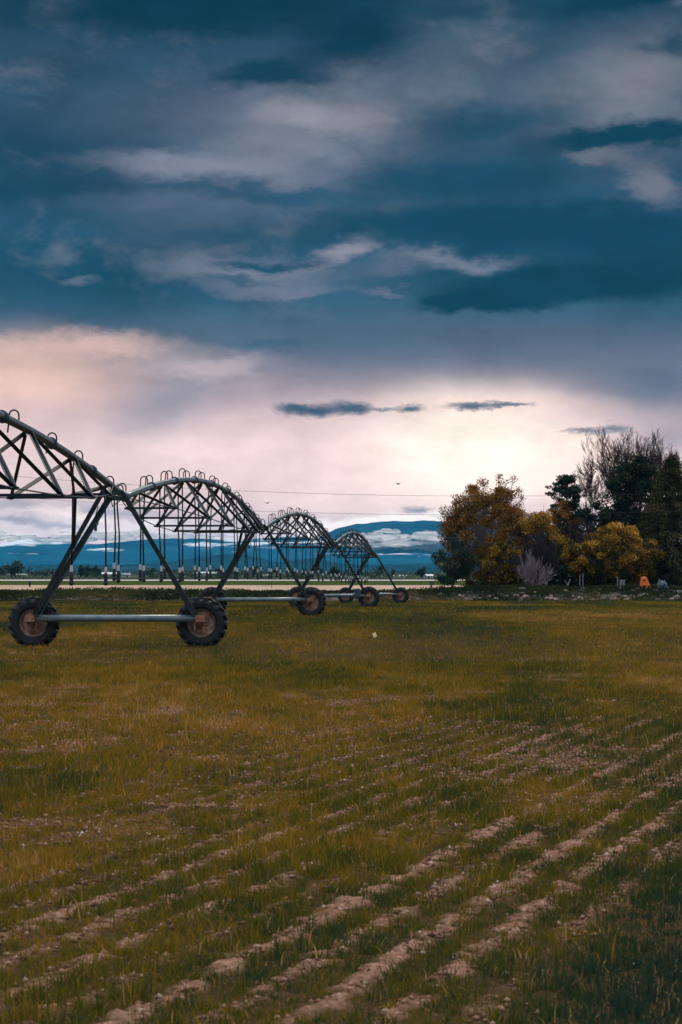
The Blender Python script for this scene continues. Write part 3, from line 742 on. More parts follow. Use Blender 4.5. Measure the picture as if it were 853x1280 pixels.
def pine(px, d, top, hw, seed, label):
    g = np.random.default_rng(seed); x = PX(px, d); z0 = base_z(x, d); H = PZ(top, d)-z0; R = hw/F*d
    root = empty('pine_tree', (x, d, z0)); tag(root, label, 'tree')
    out = []; pts = [np.array([0, 0, -.2]), np.array([.1, 0, H*.4]), np.array([.0, .1, H*.7]), np.array([.15, 0, H*.97])]
    for a, b, r0, r1 in zip(pts[:-1], pts[1:], (.2, .15, .1), (.15, .1, .04)): out.append((a, b, r0, r1))
    Cs = []; Ts = []
    for k in range(84):
        f = g.uniform(.30, 1.0); z = H*f; rmax = R*min(1, (1.06-f)/.30)**.7*(.78+.22*math.sin(f*31))
        a = g.uniform(0, 2*PI); rr = rmax*g.uniform(.35, 1)
        st = np.array([0, 0, z-.08*H]) ; e = np.array([math.cos(a)*rr, math.sin(a)*rr, z-.01*H+rr*.12])
        m1 = (st+e)/2+np.array([0, 0, -.15]); out += [(st, m1, .045, .03), (m1, e, .03, .014)]
        for q in range(4):
            c = m1+(e-m1)*g.uniform(.3, 1.05)+g.normal(0, .18, 3)*np.array([1, 1, .4])
            n = 95; p = g.normal(size=(n, 3)); p *= (g.random(n)**.4/np.linalg.norm(p, axis=1))[:, None]; p *= np.array([.42, .42, .20])
            Cs.append(c+p); Ts.append(np.clip(.35+g.normal(0, .12)+g.normal(0, .1, n), 0, 1))
    link('trunk', segs_mesh('trunk', out, 5), M['bark'], root)
    C = np.concatenate(Cs); V, Fq, A = leaf_quads(C, np.full(len(C), .075), g, np.concatenate(Ts))
    link('crown', np_mesh('crown', V, [Fq], attr=A), M['lf_dark'], root)
pine(708, 250, 592, 36, 50, 'dark layered pine with open branches left of the bare treetops')

def drooping(px, d, top, hw, seed, label):
    g = np.random.default_rng(seed); x = PX(px, d); z0 = base_z(x, d); H = PZ(top, d)-z0; R = hw/F*d
    root = empty('conifer_tree', (x, d, z0)); tag(root, label, 'tree')
    out = [(np.array([0, 0, -.2]), np.array([0, 0, H*.5]), .26, .18), (np.array([0, 0, H*.5]), np.array([0, 0, H]), .18, .03)]
    Cs = []; Ts = []
    for k in range(330):
        f = g.random()**.9*.97+.03; z = H*f; rr = R*(1-f)**.85*g.uniform(.65, 1.1)+(.25 if R > 1.5 else .04); a = g.uniform(0, 2*PI)
        dr = g.uniform(.05, .22)*rr; e = np.array([math.cos(a)*rr, math.sin(a)*rr, z-dr]); st = np.array([0, 0, z]); m1 = (st+e)/2+np.array([0, 0, dr*.5])
        out += [(st, m1, .04, .025), (m1, e, .025, .01)]
        bt = g.normal(0, .13)
        n = int(60+160*rr/R); tt = g.uniform(.2, 1.05, n)
        p = st*(1-tt)[:, None]**2+2*(m1*((1-tt)*tt)[:, None])+e*tt[:, None]**2
        p = p+g.normal(0, 1, (n, 3))*np.array([.17, .17, .05])*(1 if R > 1.5 else .5); p[:, 2] -= np.abs(g.normal(0, .24, n))
        Cs.append(p); Ts.append(np.clip(.42+bt+.15*tt-.05+g.normal(0, .12, n), 0, 1))
    link('trunk', segs_mesh('trunk', out, 5), M['bark'], root)
    C = np.concatenate(Cs); V, Fq, A = leaf_quads(C, np.full(len(C), .085), g, np.concatenate(Ts))
    link('crown', np_mesh('crown', V, [Fq], attr=A), M['lf_olive'], root)
drooping(840, 245, 566, 72, 52, 'broad olive conifer with drooping boughs at the right edge of the grove')

bare_tree('bare_tree', 779, 258, 531, 60, M['twig'], 'tallest leafless tree fanning up behind the round topped evergreen', 'tree', stems=17, depth=4, spread=.40, up=.10, r=.085, fan=.44, kids=4, shrink=.56, base_h=.42)
bare_tree('bare_tree', 819, 260, 535, 61, M['twig'], 'leafless tree right of the tallest bare treetop', 'tree', stems=12, depth=4, spread=.40, up=.06, r=.075, fan=.34, kids=4, shrink=.56, base_h=.45)
bare_tree('bare_tree', 738, 259, 566, 62, M['twig'], 'slender leafless tree between the pine and the tallest bare treetop', 'tree', stems=8, depth=4, spread=.38, up=.06, r=.055, fan=.28, kids=4, shrink=.56, base_h=.45)
bare_tree('bare_tree', 846, 260, 552, 63, M['twig'], 'leafless treetop at the right edge of the picture above the conifer', 'tree', stems=8, depth=4, spread=.38, up=.06, r=.06, fan=.28, kids=4, shrink=.56, base_h=.45)
bare_tree('bare_shrub', 674, 236, 658, 64, M['darktwig'], 'dense purple brown leafless shrub in the middle of the grove', 'shrub', stems=22, depth=4, spread=.45, up=.10, r=.05, fan=.75, kids=4, shrink=.62, hw=36)
bare_tree('bare_shrub', 728, 244, 640, 65, M['darktwig'], 'tall dark leafless shrub left of the golden bush', 'shrub', stems=16, depth=4, spread=.35, up=.2, r=.05, fan=.4, kids=4, shrink=.6, hw=24)
bare_tree('bare_bush', 667, 226, 683, 66, M['mauve'], 'pale mauve leafless bush fanning out behind the tilted rock slab', 'bush', stems=16, depth=3, spread=.32, up=.08, r=.028, fan=.8, kids=4, shrink=.6, hw=33, rmin=.011)
# low undergrowth filling the foot of the grove
def undergrowth():
    g = np.random.default_rng(70); n = 900
    x = g.uniform(PX(598, 248), PX(930, 248), n); y = g.uniform(243, 262, n); hgt = g.uniform(.8, 2.6, n)
    per = 46; C = np.stack([np.repeat(x, per)+g.normal(0, .5, n*per), np.repeat(y, per)+g.normal(0, .5, n*per), -.5+g.random(n*per)*np.repeat(hgt, per)], -1)
    V, Fq, A = leaf_quads(C, np.full(n*per, .10), g, np.clip(np.repeat(g.normal(.3, .15, n), per)+g.normal(0, .08, n*per), 0, 1))
    o = link('undergrowth', np_mesh('undergrowth', V, [Fq], attr=A), M['lf_dark']); tag(o, 'dark tangled undergrowth at the foot of the grove', 'undergrowth', kind='stuff')
undergrowth()

# ------------------------------------------------------------------ things at the foot of the grove
def ground_thing(name, px, d, label, cat, group=None):
    x = PX(px, d); o = empty(name, (x, d, base_z(x, d))); return tag(o, label, cat, group)
# two grey poles with a stay
for px, h, lb in ((725, 1.2, 'left of two slim grey poles standing side by side under the golden bush'), (728.8, 1.35, 'brighter right pole of the pair under the golden bush')):
    t = ground_thing('metal_pole', px, 222, lb, 'pole')
    MB().tube([(0, 0, -.2), (0, 0, h)], .038, 8).build('shaft', M['post'], t); MB().tube([(0, 0, h), (0, 0, h+.05)], [.05, .035], 8).build('cap', M['post'], t)
t = ground_thing('metal_pole', 772, 222, 'short pale pole beside the small grey box', 'pole'); MB().tube([(0, 0, -.2), (0, 0, 1.05)], .05, 8).build('shaft', M['post'], t); MB().tube([(0, 0, 1.05), (0, 0, 1.1)], [.065, .04], 8).build('cap', M['post'], t)
t = ground_thing('utility_box', 778, 222, 'small grey box on a stub between the pale pole and the orange bin', 'utility box')
MB().box((0, 0, .55), (.42, .3, .5)).build('housing', M['post'], t); MB().box((0, 0, .82), (.48, .36, .04)).build('lid', M['greyroof'], t); MB().tube([(0, 0, -.2), (0, 0, .3)], .08, 8).build('stub', M['post'], t)
# orange tapered bin with a dark slot
t = ground_thing('orange_bin', 806.5, 221.5, 'bright orange tapered bin with a dark slot near its top', 'bin'); t.location.z += .12
b = MB(); b.add([(-.46, -.3, 0), (.52, -.3, 0), (.52, .3, 0), (-.46, .3, 0), (-.34, -.2, .85), (.14, -.2, .85), (.14, .2, .85), (-.34, .2, .85), (-.28, -.14, .98), (.04, -.14, .98), (.04, .14, .98), (-.28, .14, .98)],
      [(0, 3, 2, 1), (0, 1, 5, 4), (1, 2, 6, 5), (2, 3, 7, 6), (3, 0, 4, 7), (4, 5, 9, 8), (5, 6, 10, 9), (6, 7, 11, 10), (7, 4, 8, 11), (8, 9, 10, 11)])
b.build('body', M['orange'], t); MB().box((-.1, -.23, .66), (.26, .05, .10)).build('slot', M['black'], t); MB().box((.03, 0, -.04), (1.1, .7, .08)).build('base', M['orange'], t)
# grey tarp heap
t = ground_thing('tarp_heap', 828, 221.5, 'grey blue tarpaulin draped over a low heap right of the orange bin', 'tarpaulin'); t.location.z += .15
xs = np.linspace(-.5, .5, 22); X, Y = np.meshgrid(xs, xs); rr = np.sqrt(X**2+Y**2)/.5
Zt = np.clip(1-rr**2, 0, 1)**.5*.55*(.6+.8*fbm(X*4+3, Y*4, 5, 3))+.25*np.exp(-((X+.25)**2+(Y)**2)/.012)+.22*np.exp(-((X-.2)**2+(Y)**2)/.014)
i = np.arange(21)[:, None]*22+np.arange(21)[None, :]
link('cover', np_mesh('cover', np.stack([X*1.1, Y*.9, Zt-.05], -1).reshape(-1, 3), [np.stack([i, i+1, i+23, i+22], -1).reshape(-1, 4)]), M['tarp'], t)
MB().box((0, 0, .1), (.6, .5, .35)).build('crate', M['darkpost'], t)
# leaning pale trunks
for px, py, h, ln, lb in ((710, 0, 1.1, .35, 'short pale leaning dead trunk left of the grey poles'), (683, 0, .9, -.12, 'pale forked dead stem right of the mauve bush')):
    t = ground_thing('dead_trunk', px, 225, lb, 'dead trunk')
    MB().tube([(-ln*.5, 0, -.2), (0, 0, h*.5), (ln*.6, 0, h)], [.08, .06, .03], 7).build('trunk', M['birch'], t)
    MB().tube([(0, 0, h*.5), (-ln*.9, 0, h*.9)], [.04, .02], 6).build('limb', M['birch'], t)
# wire fence on the left of the grove
t = empty('wire_fence', (PX(562, 232), 232, base_z(PX(562, 232), 232))); tag(t, 'low wire fence with thin dark posts along the back of the bank', 'fence')
xs_ = [PX(p, 232)-PX(562, 232) for p in (562, 574, 590, 607, 624, 642, 660, 678, 697, 716)]
for xx in xs_: MB().tube([(xx, 0, -.25), (xx, 0, .95)], .04, 6).build('post', M['darkpost'], t)
for zz in (.35, .62, .9): MB().tube([(xs_[0]-.2, 0, zz), (xs_[-1]+.2, 0, zz)], .012, 5).build('wire', M['wire'], t)
# irrigation hydrants on the far green strip
for px, d, lb in ((37.5, 420, 'small dark valve post standing alone on the far green strip at left'), (539.5, 415, 'small dark valve housing on the far strip left of the grove')):
    t = ground_thing('irrigation_valve', px, d, lb, 'valve')
    w = .5 if px > 500 else .3
    MB().tube([(0, 0, -.1), (0, 0, .9)], .12, 8).build('riser', M['black'], t)
    MB().box((0, 0, .62), (w*1.4, w, .5), 0, .85).build('housing', M['black'], t); MB().tube([(-.2, 0, .95), (.2, 0, .95)], .04, 6).build('handwheel', M['darkpost'], t)
for px, d in ((340, 400),):
    t = ground_thing('marker_post', px, d, 'thin dark marker post on the far tan strip under the second span', 'post'); MB().tube([(0, 0, -.1), (0, 0, .85)], .05, 6).build('shaft', M['darkpost'], t); MB().box((0, 0, .8), (.14, .03, .16)).build('plate', M['darkpost'], t)
# scrap in the grass
t = empty('plastic_scrap', (PX(468.5, 69.5), 69.5, .06)); tag(t, 'small bright cream scrap of plastic lying in the open grass right of the wheels', 'litter')
xs = np.linspace(-1, 1, 7); X, Y = np.meshgrid(xs, xs); Z = .010*np.sin(X*4+1)*np.cos(Y*5)
V = np.stack([X*.045-Y*.015, .02*Y+Z+.0*X, Y*.06+.09+X*.012], -1).reshape(-1, 3); i = np.arange(6)[:, None]*7+np.arange(6)[None, :]
sc_ = link('sheet', np_mesh('sheet', V, [np.stack([i, i+1, i+8, i+7], -1).reshape(-1, 4)]), M['paper'], t); sm = sc_.modifiers.new('thick', 'SOLIDIFY'); sm.thickness = .004

# ------------------------------------------------------------------ overhead wires and birds
def wirelet(pts, label):
    n = 24; P_ = []
    (xa, ya, za), (xb, yb, zb) = pts
    for i in range(n+1):
        f = i/n; P_.append((xa+(xb-xa)*f, ya+(yb-ya)*f, za+(zb-za)*f-1.0*4*f*(1-f)))
    o = MB().tube(P_, .010, 5).build('overhead_wire', M['wire'], smooth=True); tag(o, label, 'wire', 'overhead wires in front of the grove')
wirelet(((PX(-60, 185), 185, PZ(588, 185)), (PX(960, 172), 172, PZ(612, 172))), 'upper thin overhead wire crossing the sky above the arches and the grove')
wirelet(((PX(-60, 185), 185, PZ(614, 185)), (PX(960, 172), 172, PZ(634, 172))), 'lower thin overhead wire crossing in front of the autumn trees')
def bird(px, py, d, s, label):
    t = empty('bird', (PX(px, d), d, PZ(py, d))); tag(t, label, 'bird')
    b = MB(); n = 9
    b.tube([(-.16+.32*i/(n-1)*1.0, 0, .01*math.sin(i)) for i in range(n)], [.006, .03, .045, .05, .045, .03, .022, .03, .012], 8)
    b.add([(-.15, 0, 0), (-.25, .04, .005), (-.25, -.04, .005), (-.2, 0, .02)], [(0, 1, 3), (0, 3, 2), (0, 2, 1), (1, 2, 3)])
    b.build('body', M['bird'], t)
    for sd in (-1, 1):
        w = MB(); w.add([(.06, sd*.02, .01), (-.06, sd*.02, .01), (.05, sd*.17, .09), (-.05, sd*.16, .085), (-.03, sd*.32, .05), (.0, sd*.03, .03), (.0, sd*.17, .10)],
                        [(0, 2, 6, 5), (5, 6, 3, 1), (2, 4, 6), (6, 4, 3), (0, 1, 3, 2), (2, 3, 4)])
        w.build('wing', M['bird'], t)
    t.scale = (s, s, s); t.rotation_euler = (0, .1, .9)
bird(498, 605, 190, 1.0, 'small dark bird flying above the bare gap between arches and grove')
bird(334.5, 629, 190, .8, 'small dark bird flying just above the third arch')

# ------------------------------------------------------------------ far plain: buildings and trees
def building(px0, px1, top, bot, d, label, roofm, name='farm_building', cat='farm building', gable=True):
    w = (px1-px0)/F*d; x = PX((px0+px1)/2, d); z = gz(x, d); h = (bot-top)/F*d; dp = min(w*.5, 12)
    t = empty(name, (x, d, z)); tag(t, label, cat)
    hw_ = h*.55
    MB().box((0, 0, hw_/2-.1), (w, dp, hw_+.2)).build('wall', M['white'], t)
    r = MB(); e = .3; r.add([(-w/2-e, -dp/2-e, hw_), (w/2+e, -dp/2-e, hw_), (w/2+e, dp/2+e, hw_), (-w/2-e, dp/2+e, hw_), (-w/2-e, 0, h), (w/2+e, 0, h)],
                         [(0, 1, 5, 4), (2, 3, 4, 5), (0, 4, 3), (1, 2, 5), (0, 3, 2, 1)]); r.build('roof', roofm, t)
    MB().box((w*.15, -dp/2-.02, hw_*.4), (min(2.4, w*.2), .1, hw_*.75)).build('door', M['glass'], t)
    for f in (-.35, -.15, .35): MB().box((w*f, -dp/2-.02, hw_*.6), (min(1.0, w*.08), .1, hw_*.3)).build('window', M['glass'], t)
building(128, 149, 711.5, 717, 1150, 'long low white shed left of the small white house on the plain', M['white'])
building(153, 163, 713, 718, 1100, 'small white house right of the long low white shed', M['greyroof'], 'farm_house', 'house')
building(243, 271, 712.5, 717.5, 1250, 'long pale shed seen beneath the second span', M['white'])
building(329, 338, 717, 720.5, 1100, 'tiny white hut seen beneath the second tower', M['white'])
building(492, 508, 718, 721.5, 1020, 'low white shed left of the fourth tower leg', M['greyroof'])
building(526, 541, 718, 723, 980, 'bright white barn just left of the grove', M['white'])
building(60, 76, 715, 718.5, 1300, 'pale low shed below the row of bare poplars at left', M['greyroof'])
building(8, 34, 717.5, 720, 1250, 'very long low pale greenhouse at the far left', M['greyroof'])
building(205, 216, 714, 718, 1300, 'small pale barn with brown roof under the second span', M['redroof'])
# trees on the plain: a few kinds, each copied
def far_tree_kinds():
    ks = []
    for k, (mat, n, sq) in enumerate(((M['lf_dark'], 500, 1.0), (M['lf_green'], 500, .9), (M['lf_dark'], 420, 1.6), (M['lf_olive'], 500, .8))):
        g = np.random.default_rng(80+k)
        cl = g.normal(size=(14, 3))*np.array([1.3, 1.3, 1.0*sq])+np.array([0, 0, 3.6+sq*.5])
        C = np.concatenate([c+g.normal(0, .62, (n//6, 3)) for c in cl]); C[:, 2] = np.clip(C[:, 2], .3, None)
        V, Fq, A = leaf_quads(C, np.full(len(C), .42), g, np.clip(g.normal(.4, .2, len(C)), 0, 1))
        out = [(np.array([0, 0, -.2]), np.array([0, 0, 3.0]), .28, .2)]+[(np.array([0, 0, 2.2]), c, .12, .04) for c in cl]
        ks.append((np_mesh('crown', V, [Fq], attr=A), segs_mesh('trunk', out, 5), mat))
    g = np.random.default_rng(88)
    for k in range(3):
        out = []
        for s in range(4): grow(g, np.array([0, 0, 0.]), nrm(np.array([g.normal(0, .18), g.normal(0, .18), 1])), 3.2, .16, 3, out, .34, .25, 3, 4, .6, .05)
        ks.append((None, segs_mesh('trunk', out, 3), M['twig']))
    return ks
FK = far_tree_kinds()
for c, tmesh, mt in FK:
    if c: c.materials.append(mt); tmesh.materials.append(M['bark'])
    else: tmesh.materials.append(mt)
def far_tree(px, d, h_px, kind, label, group, wide=1.0):
    c, tm, mt = FK[kind]; x = PX(px, d); s = h_px/F*d/(6.2 if kind < 4 else 8.0)
    t = empty('distant_tree', (x, d, gz(x, d))); tag(t, label, 'tree', group)
    t.scale = (s*wide, s*wide, s); t.rotation_euler = (0, 0, random.uniform(0, 6))
    o = bpy.data.objects.new('trunk', tm); COL.objects.link(o); o.parent = t
    if c: o = bpy.data.objects.new('crown', c); COL.objects.link(o); o.parent = t
far_tree(19, 1050, 19, 1, 'round dark green tree at the far left of the plain', None, 1.5)
far_tree(490, 900, 17, 4, 'lone bare spreading tree right of the last arch', None, 1.5)
far_tree(527, 900, 12, 0, 'small round dark tree left of the white barn', None, 1.1)
far_tree(419, 1000, 11, 0, 'round dark tree seen below the third span', None, 1.2)
far_tree(110, 1050, 11, 2, 'pointed dark evergreen left of the long white shed', None, .8)
g_ = random.Random(9)
for k in range(26):
    far_tree(30+g_.uniform(0, 60), g_.uniform(1050, 1200), g_.uniform(9, 14), 4+k % 3, 'bare poplar in the brown row at the far left of the plain', 'bare poplars in a row at the far left', 1.0)
for k in range(9):
    far_tree(100+g_.uniform(0, 25), g_.uniform(1060, 1200), g_.uniform(7, 11), (0, 2, 3)[k % 3], 'small dark tree in the clump left of the long white shed', 'dark trees around the sheds')
for k in range(60):
    px = g_.uniform(165, 560) if k < 42 else g_.uniform(-30, 60)
    far_tree(px, g_.uniform(1100, 1500), g_.uniform(4, 8.5), g_.randrange(7), 'small tree in the loose line across the distant plain', 'trees scattered across the distant plain', 1.3)
def hedges():
    g = np.random.default_rng(90); n = 2600
    x = g.uniform(-480, 330, n); yb = g.choice([930, 1000, 1090, 1180, 1290, 1400, 1600, 1900], n); y = yb+g.normal(0, 4, n)
    k = fbm(x*.012, yb*.11, 12, 3) > .43; x, y = x[k], y[k]; n = len(x)
    h = g.uniform(.6, 2.6, n)*(1+(y > 1250)*1.2); per = 22
    C = np.stack([np.repeat(x, per)+g.normal(0, 1.6, n*per), np.repeat(y, per)+g.normal(0, 1.0, n*per), np.repeat(terr(x, y), per)+g.random(n*per)*np.repeat(h, per)], -1)
    V, Fq, A = leaf_quads(C, np.full(n*per, .42), g, np.clip(np.repeat(g.normal(.4, .2, n), per)+g.normal(0, .1, n*per), 0, 1))
    o = link('hedgerows', np_mesh('hedgerows', V, [Fq], attr=A), M['lf_green']); tag(o, 'thin dark hedgerows and scrub across the distant plain', 'hedgerow', kind='stuff')
hedges()

# ------------------------------------------------------------------ hills and mountains
def interp(px, pts):
    xs, ys = zip(*pts); return np.interp(px, xs, ys)
def hill(name, d, prof, depth, mat, seed, rough=3.0, x0=-900, x1=1800, step=5):
    pxs = np.arange(x0, x1, step); rows = 26
    X = []; Z = []; Y = []
    for j in range(rows):
        f = j/(rows-1)                                      # front foot .. crest .. back foot
        dd = d+depth*(f-.6)
        env = np.sin(min(f/.6, 1)*PI/2)**1.1 if f <= .6 else math.cos((f-.6)/.4*PI/2)
        x = (pxs-CX)/F*d
        top = (HY-interp(pxs, prof))/F*d+CAMZ
        nz = (fbm(pxs*.02+seed, np.full_like(pxs, f*7.0, dtype=float), seed, 5)-.5)
        rid = np.abs(fbm(pxs*.035+seed, np.full_like(pxs, f*3.0, dtype=float), seed+3, 4)-.5)*2
        z = top*env*(1-.20*rid*(1-env*.75)) + nz*rough*d/F*4*(.25+env*.4)
        z = np.where(env < .03, -3, z)
        X.append(x); Y.append(np.full_like(x, dd)); Z.append(z)
    X, Y, Z = map(np.array, (X, Y, Z)); ny, nx = X.shape
    i = np.arange(ny-1)[:, None]*nx+np.arange(nx-1)[None, :]
    o = link(name, np_mesh(name, np.stack([X, Y, Z], -1).reshape(-1, 3), [np.stack([i, i+1, i+nx+1, i+nx], -1).reshape(-1, 4)]), mat, smooth=True)
    tag(o, kind='structure'); return o
def hill_mat(name, c0, c1, snow=0.0, d=9000, top=60, thr=(.5, .6), sscale=(.0035, .0035, .02), zmin=20, zmax=80, nscale=.004):
    m, nt, out = new_mat(name); L = nt.links
    geo = N(nt, 'ShaderNodeNewGeometry'); pos = geo.outputs['Position']
    base = ramp(nt, noise_fac(nt, nscale, 7, .65, vec=pos, stretch=(1, 1, 4)), [(.35, c0), (.65, c1)])
    b = N(nt, 'ShaderNodeBsdfDiffuse')
    if snow:
        sep = N(nt, 'ShaderNodeSeparateXYZ'); L.new(pos, sep.inputs[0])
        mr = N(nt, 'ShaderNodeMapRange'); mr.inputs['From Min'].default_value = zmin; mr.inputs['From Max'].default_value = zmax
        mr.inputs['To Min'].default_value = -.16; mr.inputs['To Max'].default_value = .05; L.new(sep.outputs['Z'], mr.inputs[0])
        nf = noise_fac(nt, 1, 8, .62, vec=pos, stretch=sscale)
        ad = N(nt, 'ShaderNodeMath', operation='ADD'); L.new(nf, ad.inputs[0]); L.new(mr.outputs[0], ad.inputs[1])
        st = ramp(nt, ad.outputs[0], [(thr[0], (0, 0, 0)), (thr[1], (1, 1, 1))])
        mx = N(nt, 'ShaderNodeMix', data_type='RGBA'); L.new(st, mx.inputs[0]); L.new(base, mx.inputs[6]); mx.inputs[7].default_value = (.8*snow, .82*snow, .85*snow, 1)
        L.new(mx.outputs[2], b.inputs[0])
    else: L.new(base, b.inputs[0])
    L.new(b.outputs[0], out.inputs[0]); return m
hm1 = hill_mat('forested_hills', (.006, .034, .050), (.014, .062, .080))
hm2 = hill_mat('snow_streaked_mountain', (.004, .060, .115), (.014, .125, .20), 1.0, thr=(.52, .60), sscale=(.0042, .0010, .045), zmin=25, zmax=105)  # part of the distance haze's blue is painted into the mountain base colours
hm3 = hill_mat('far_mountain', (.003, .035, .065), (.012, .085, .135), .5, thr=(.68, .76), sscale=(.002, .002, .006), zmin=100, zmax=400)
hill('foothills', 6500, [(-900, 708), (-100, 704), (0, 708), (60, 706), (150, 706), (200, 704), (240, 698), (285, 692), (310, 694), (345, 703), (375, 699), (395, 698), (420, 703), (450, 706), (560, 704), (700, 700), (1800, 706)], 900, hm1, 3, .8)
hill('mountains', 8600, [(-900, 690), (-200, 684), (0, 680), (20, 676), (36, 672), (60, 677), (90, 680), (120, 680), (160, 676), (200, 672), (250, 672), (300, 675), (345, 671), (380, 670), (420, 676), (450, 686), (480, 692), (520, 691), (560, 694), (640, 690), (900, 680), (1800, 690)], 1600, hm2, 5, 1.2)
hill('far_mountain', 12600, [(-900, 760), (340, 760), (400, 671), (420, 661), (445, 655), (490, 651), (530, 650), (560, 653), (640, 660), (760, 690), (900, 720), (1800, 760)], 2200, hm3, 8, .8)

# low cloud lying against the far mountain, beyond the haze
def cloud_bank(px0, px1, pyt, pyb, d, seed, label, n=60):
    import bmesh
    g = np.random.default_rng(seed); bm = bmesh.new()
    for k in range(n):
        f = k/(n-1); px = px0+(px1-px0)*f+g.normal(0, 2.5)
        th = math.sin(min(max(f, .0), 1)*PI)**.45
        pc = (pyt+pyb)/2+g.normal(0, .16)*(pyb-pyt)
        r = (pyb-pyt)/2*th*g.uniform(.22, .62)/F*d
        ret = bmesh.ops.create_icosphere(bm, subdivisions=3, radius=1)
        off = g.normal(0, 90)
        for v in ret['verts']:
            p = v.co.copy(); q = 1+.35*(float(fbm(np.array([p.x*2.2+k*3]), np.array([p.z*2.2+p.y*2]), seed, 3)[0])-.5)*2
            v.co = Vector((PX(px, d)+p.x*r*3.4*q, d+off+p.y*r*1.8*q, PZ(pc, d)+p.z*r*q))
    me = bpy.data.meshes.new('cloud'); bm.to_mesh(me); bm.free()
    m, nt, out = new_mat('cloud_vapour'); b = N(nt, 'ShaderNodeBsdfDiffuse'); b.inputs[0].default_value = (.98, .95, .93, 1)
    t = N(nt, 'ShaderNodeBsdfTranslucent'); t.inputs[0].default_value = (.98, .95, .93, 1); mx = N(nt, 'ShaderNodeMixShader'); mx.inputs[0].default_value = .78
    tr = N(nt, 'ShaderNodeBsdfTransparent'); lw = N(nt, 'ShaderNodeLayerWeight'); lw.inputs[0].default_value = .5
    nt.links.new(b.outputs[0], mx.inputs[1]); nt.links.new(t.outputs[0], mx.inputs[2])
    geo = N(nt, 'ShaderNodeNewGeometry')
    nf = noise_fac(nt, .028, 7, .7, vec=geo.outputs['Position'], stretch=(.5, .5, 1.4))
    ad = N(nt, 'ShaderNodeMath', operation='MULTIPLY_ADD'); nt.links.new(nf, ad.inputs[0]); ad.inputs[1].default_value = 1.5; nt.links.new(lw.outputs['Facing'], ad.inputs[2])
    st = ramp(nt, ad.outputs[0], [(.95, (.30, .30, .30)), (1.35, (1, 1, 1))])
    m3 = N(nt, 'ShaderNodeMixShader'); nt.links.new(st, m3.inputs[0]); nt.links.new(mx.outputs[0], m3.inputs[1]); nt.links.new(tr.outputs[0], m3.inputs[2])
    nt.links.new(m3.outputs[0], out.inputs[0])
    o = link('cloud', me, m, smooth=True); tag(o, label, 'cloud', kind='stuff')
cloud_bank(425, 640, 663, 691, 11700, 4, 'bright white cloud bank lying across the far blue mountain', 150)
cloud_bank(330, 425, 672, 686, 11700, 5, 'thin wisp of cloud at the left foot of the far mountain', 30)

cloud_bank(-120, 300, 662, 682, 11700, 6, 'long pale cloud resting on the snow streaked mountains at left', 120)

# ------------------------------------------------------------------ air
HAZE = 3.1e-5
hb = MB().box((0, 4500, 100), (23000, 13000, 206)).build('haze', [], None)
tag(hb, 'thin blue air over the plain fading the mountains', 'haze', kind='stuff')
m, nt, out = new_mat('haze_air'); pv = N(nt, 'ShaderNodeVolumePrincipled'); pv.inputs['Density'].default_value = HAZE
pv.inputs['Color'].default_value = (.10, .55, .95, 1); pv.inputs['Anisotropy'].default_value = 0.0
nt.links.new(pv.outputs[0], out.inputs['Volume']); hb.data.materials.append(m)

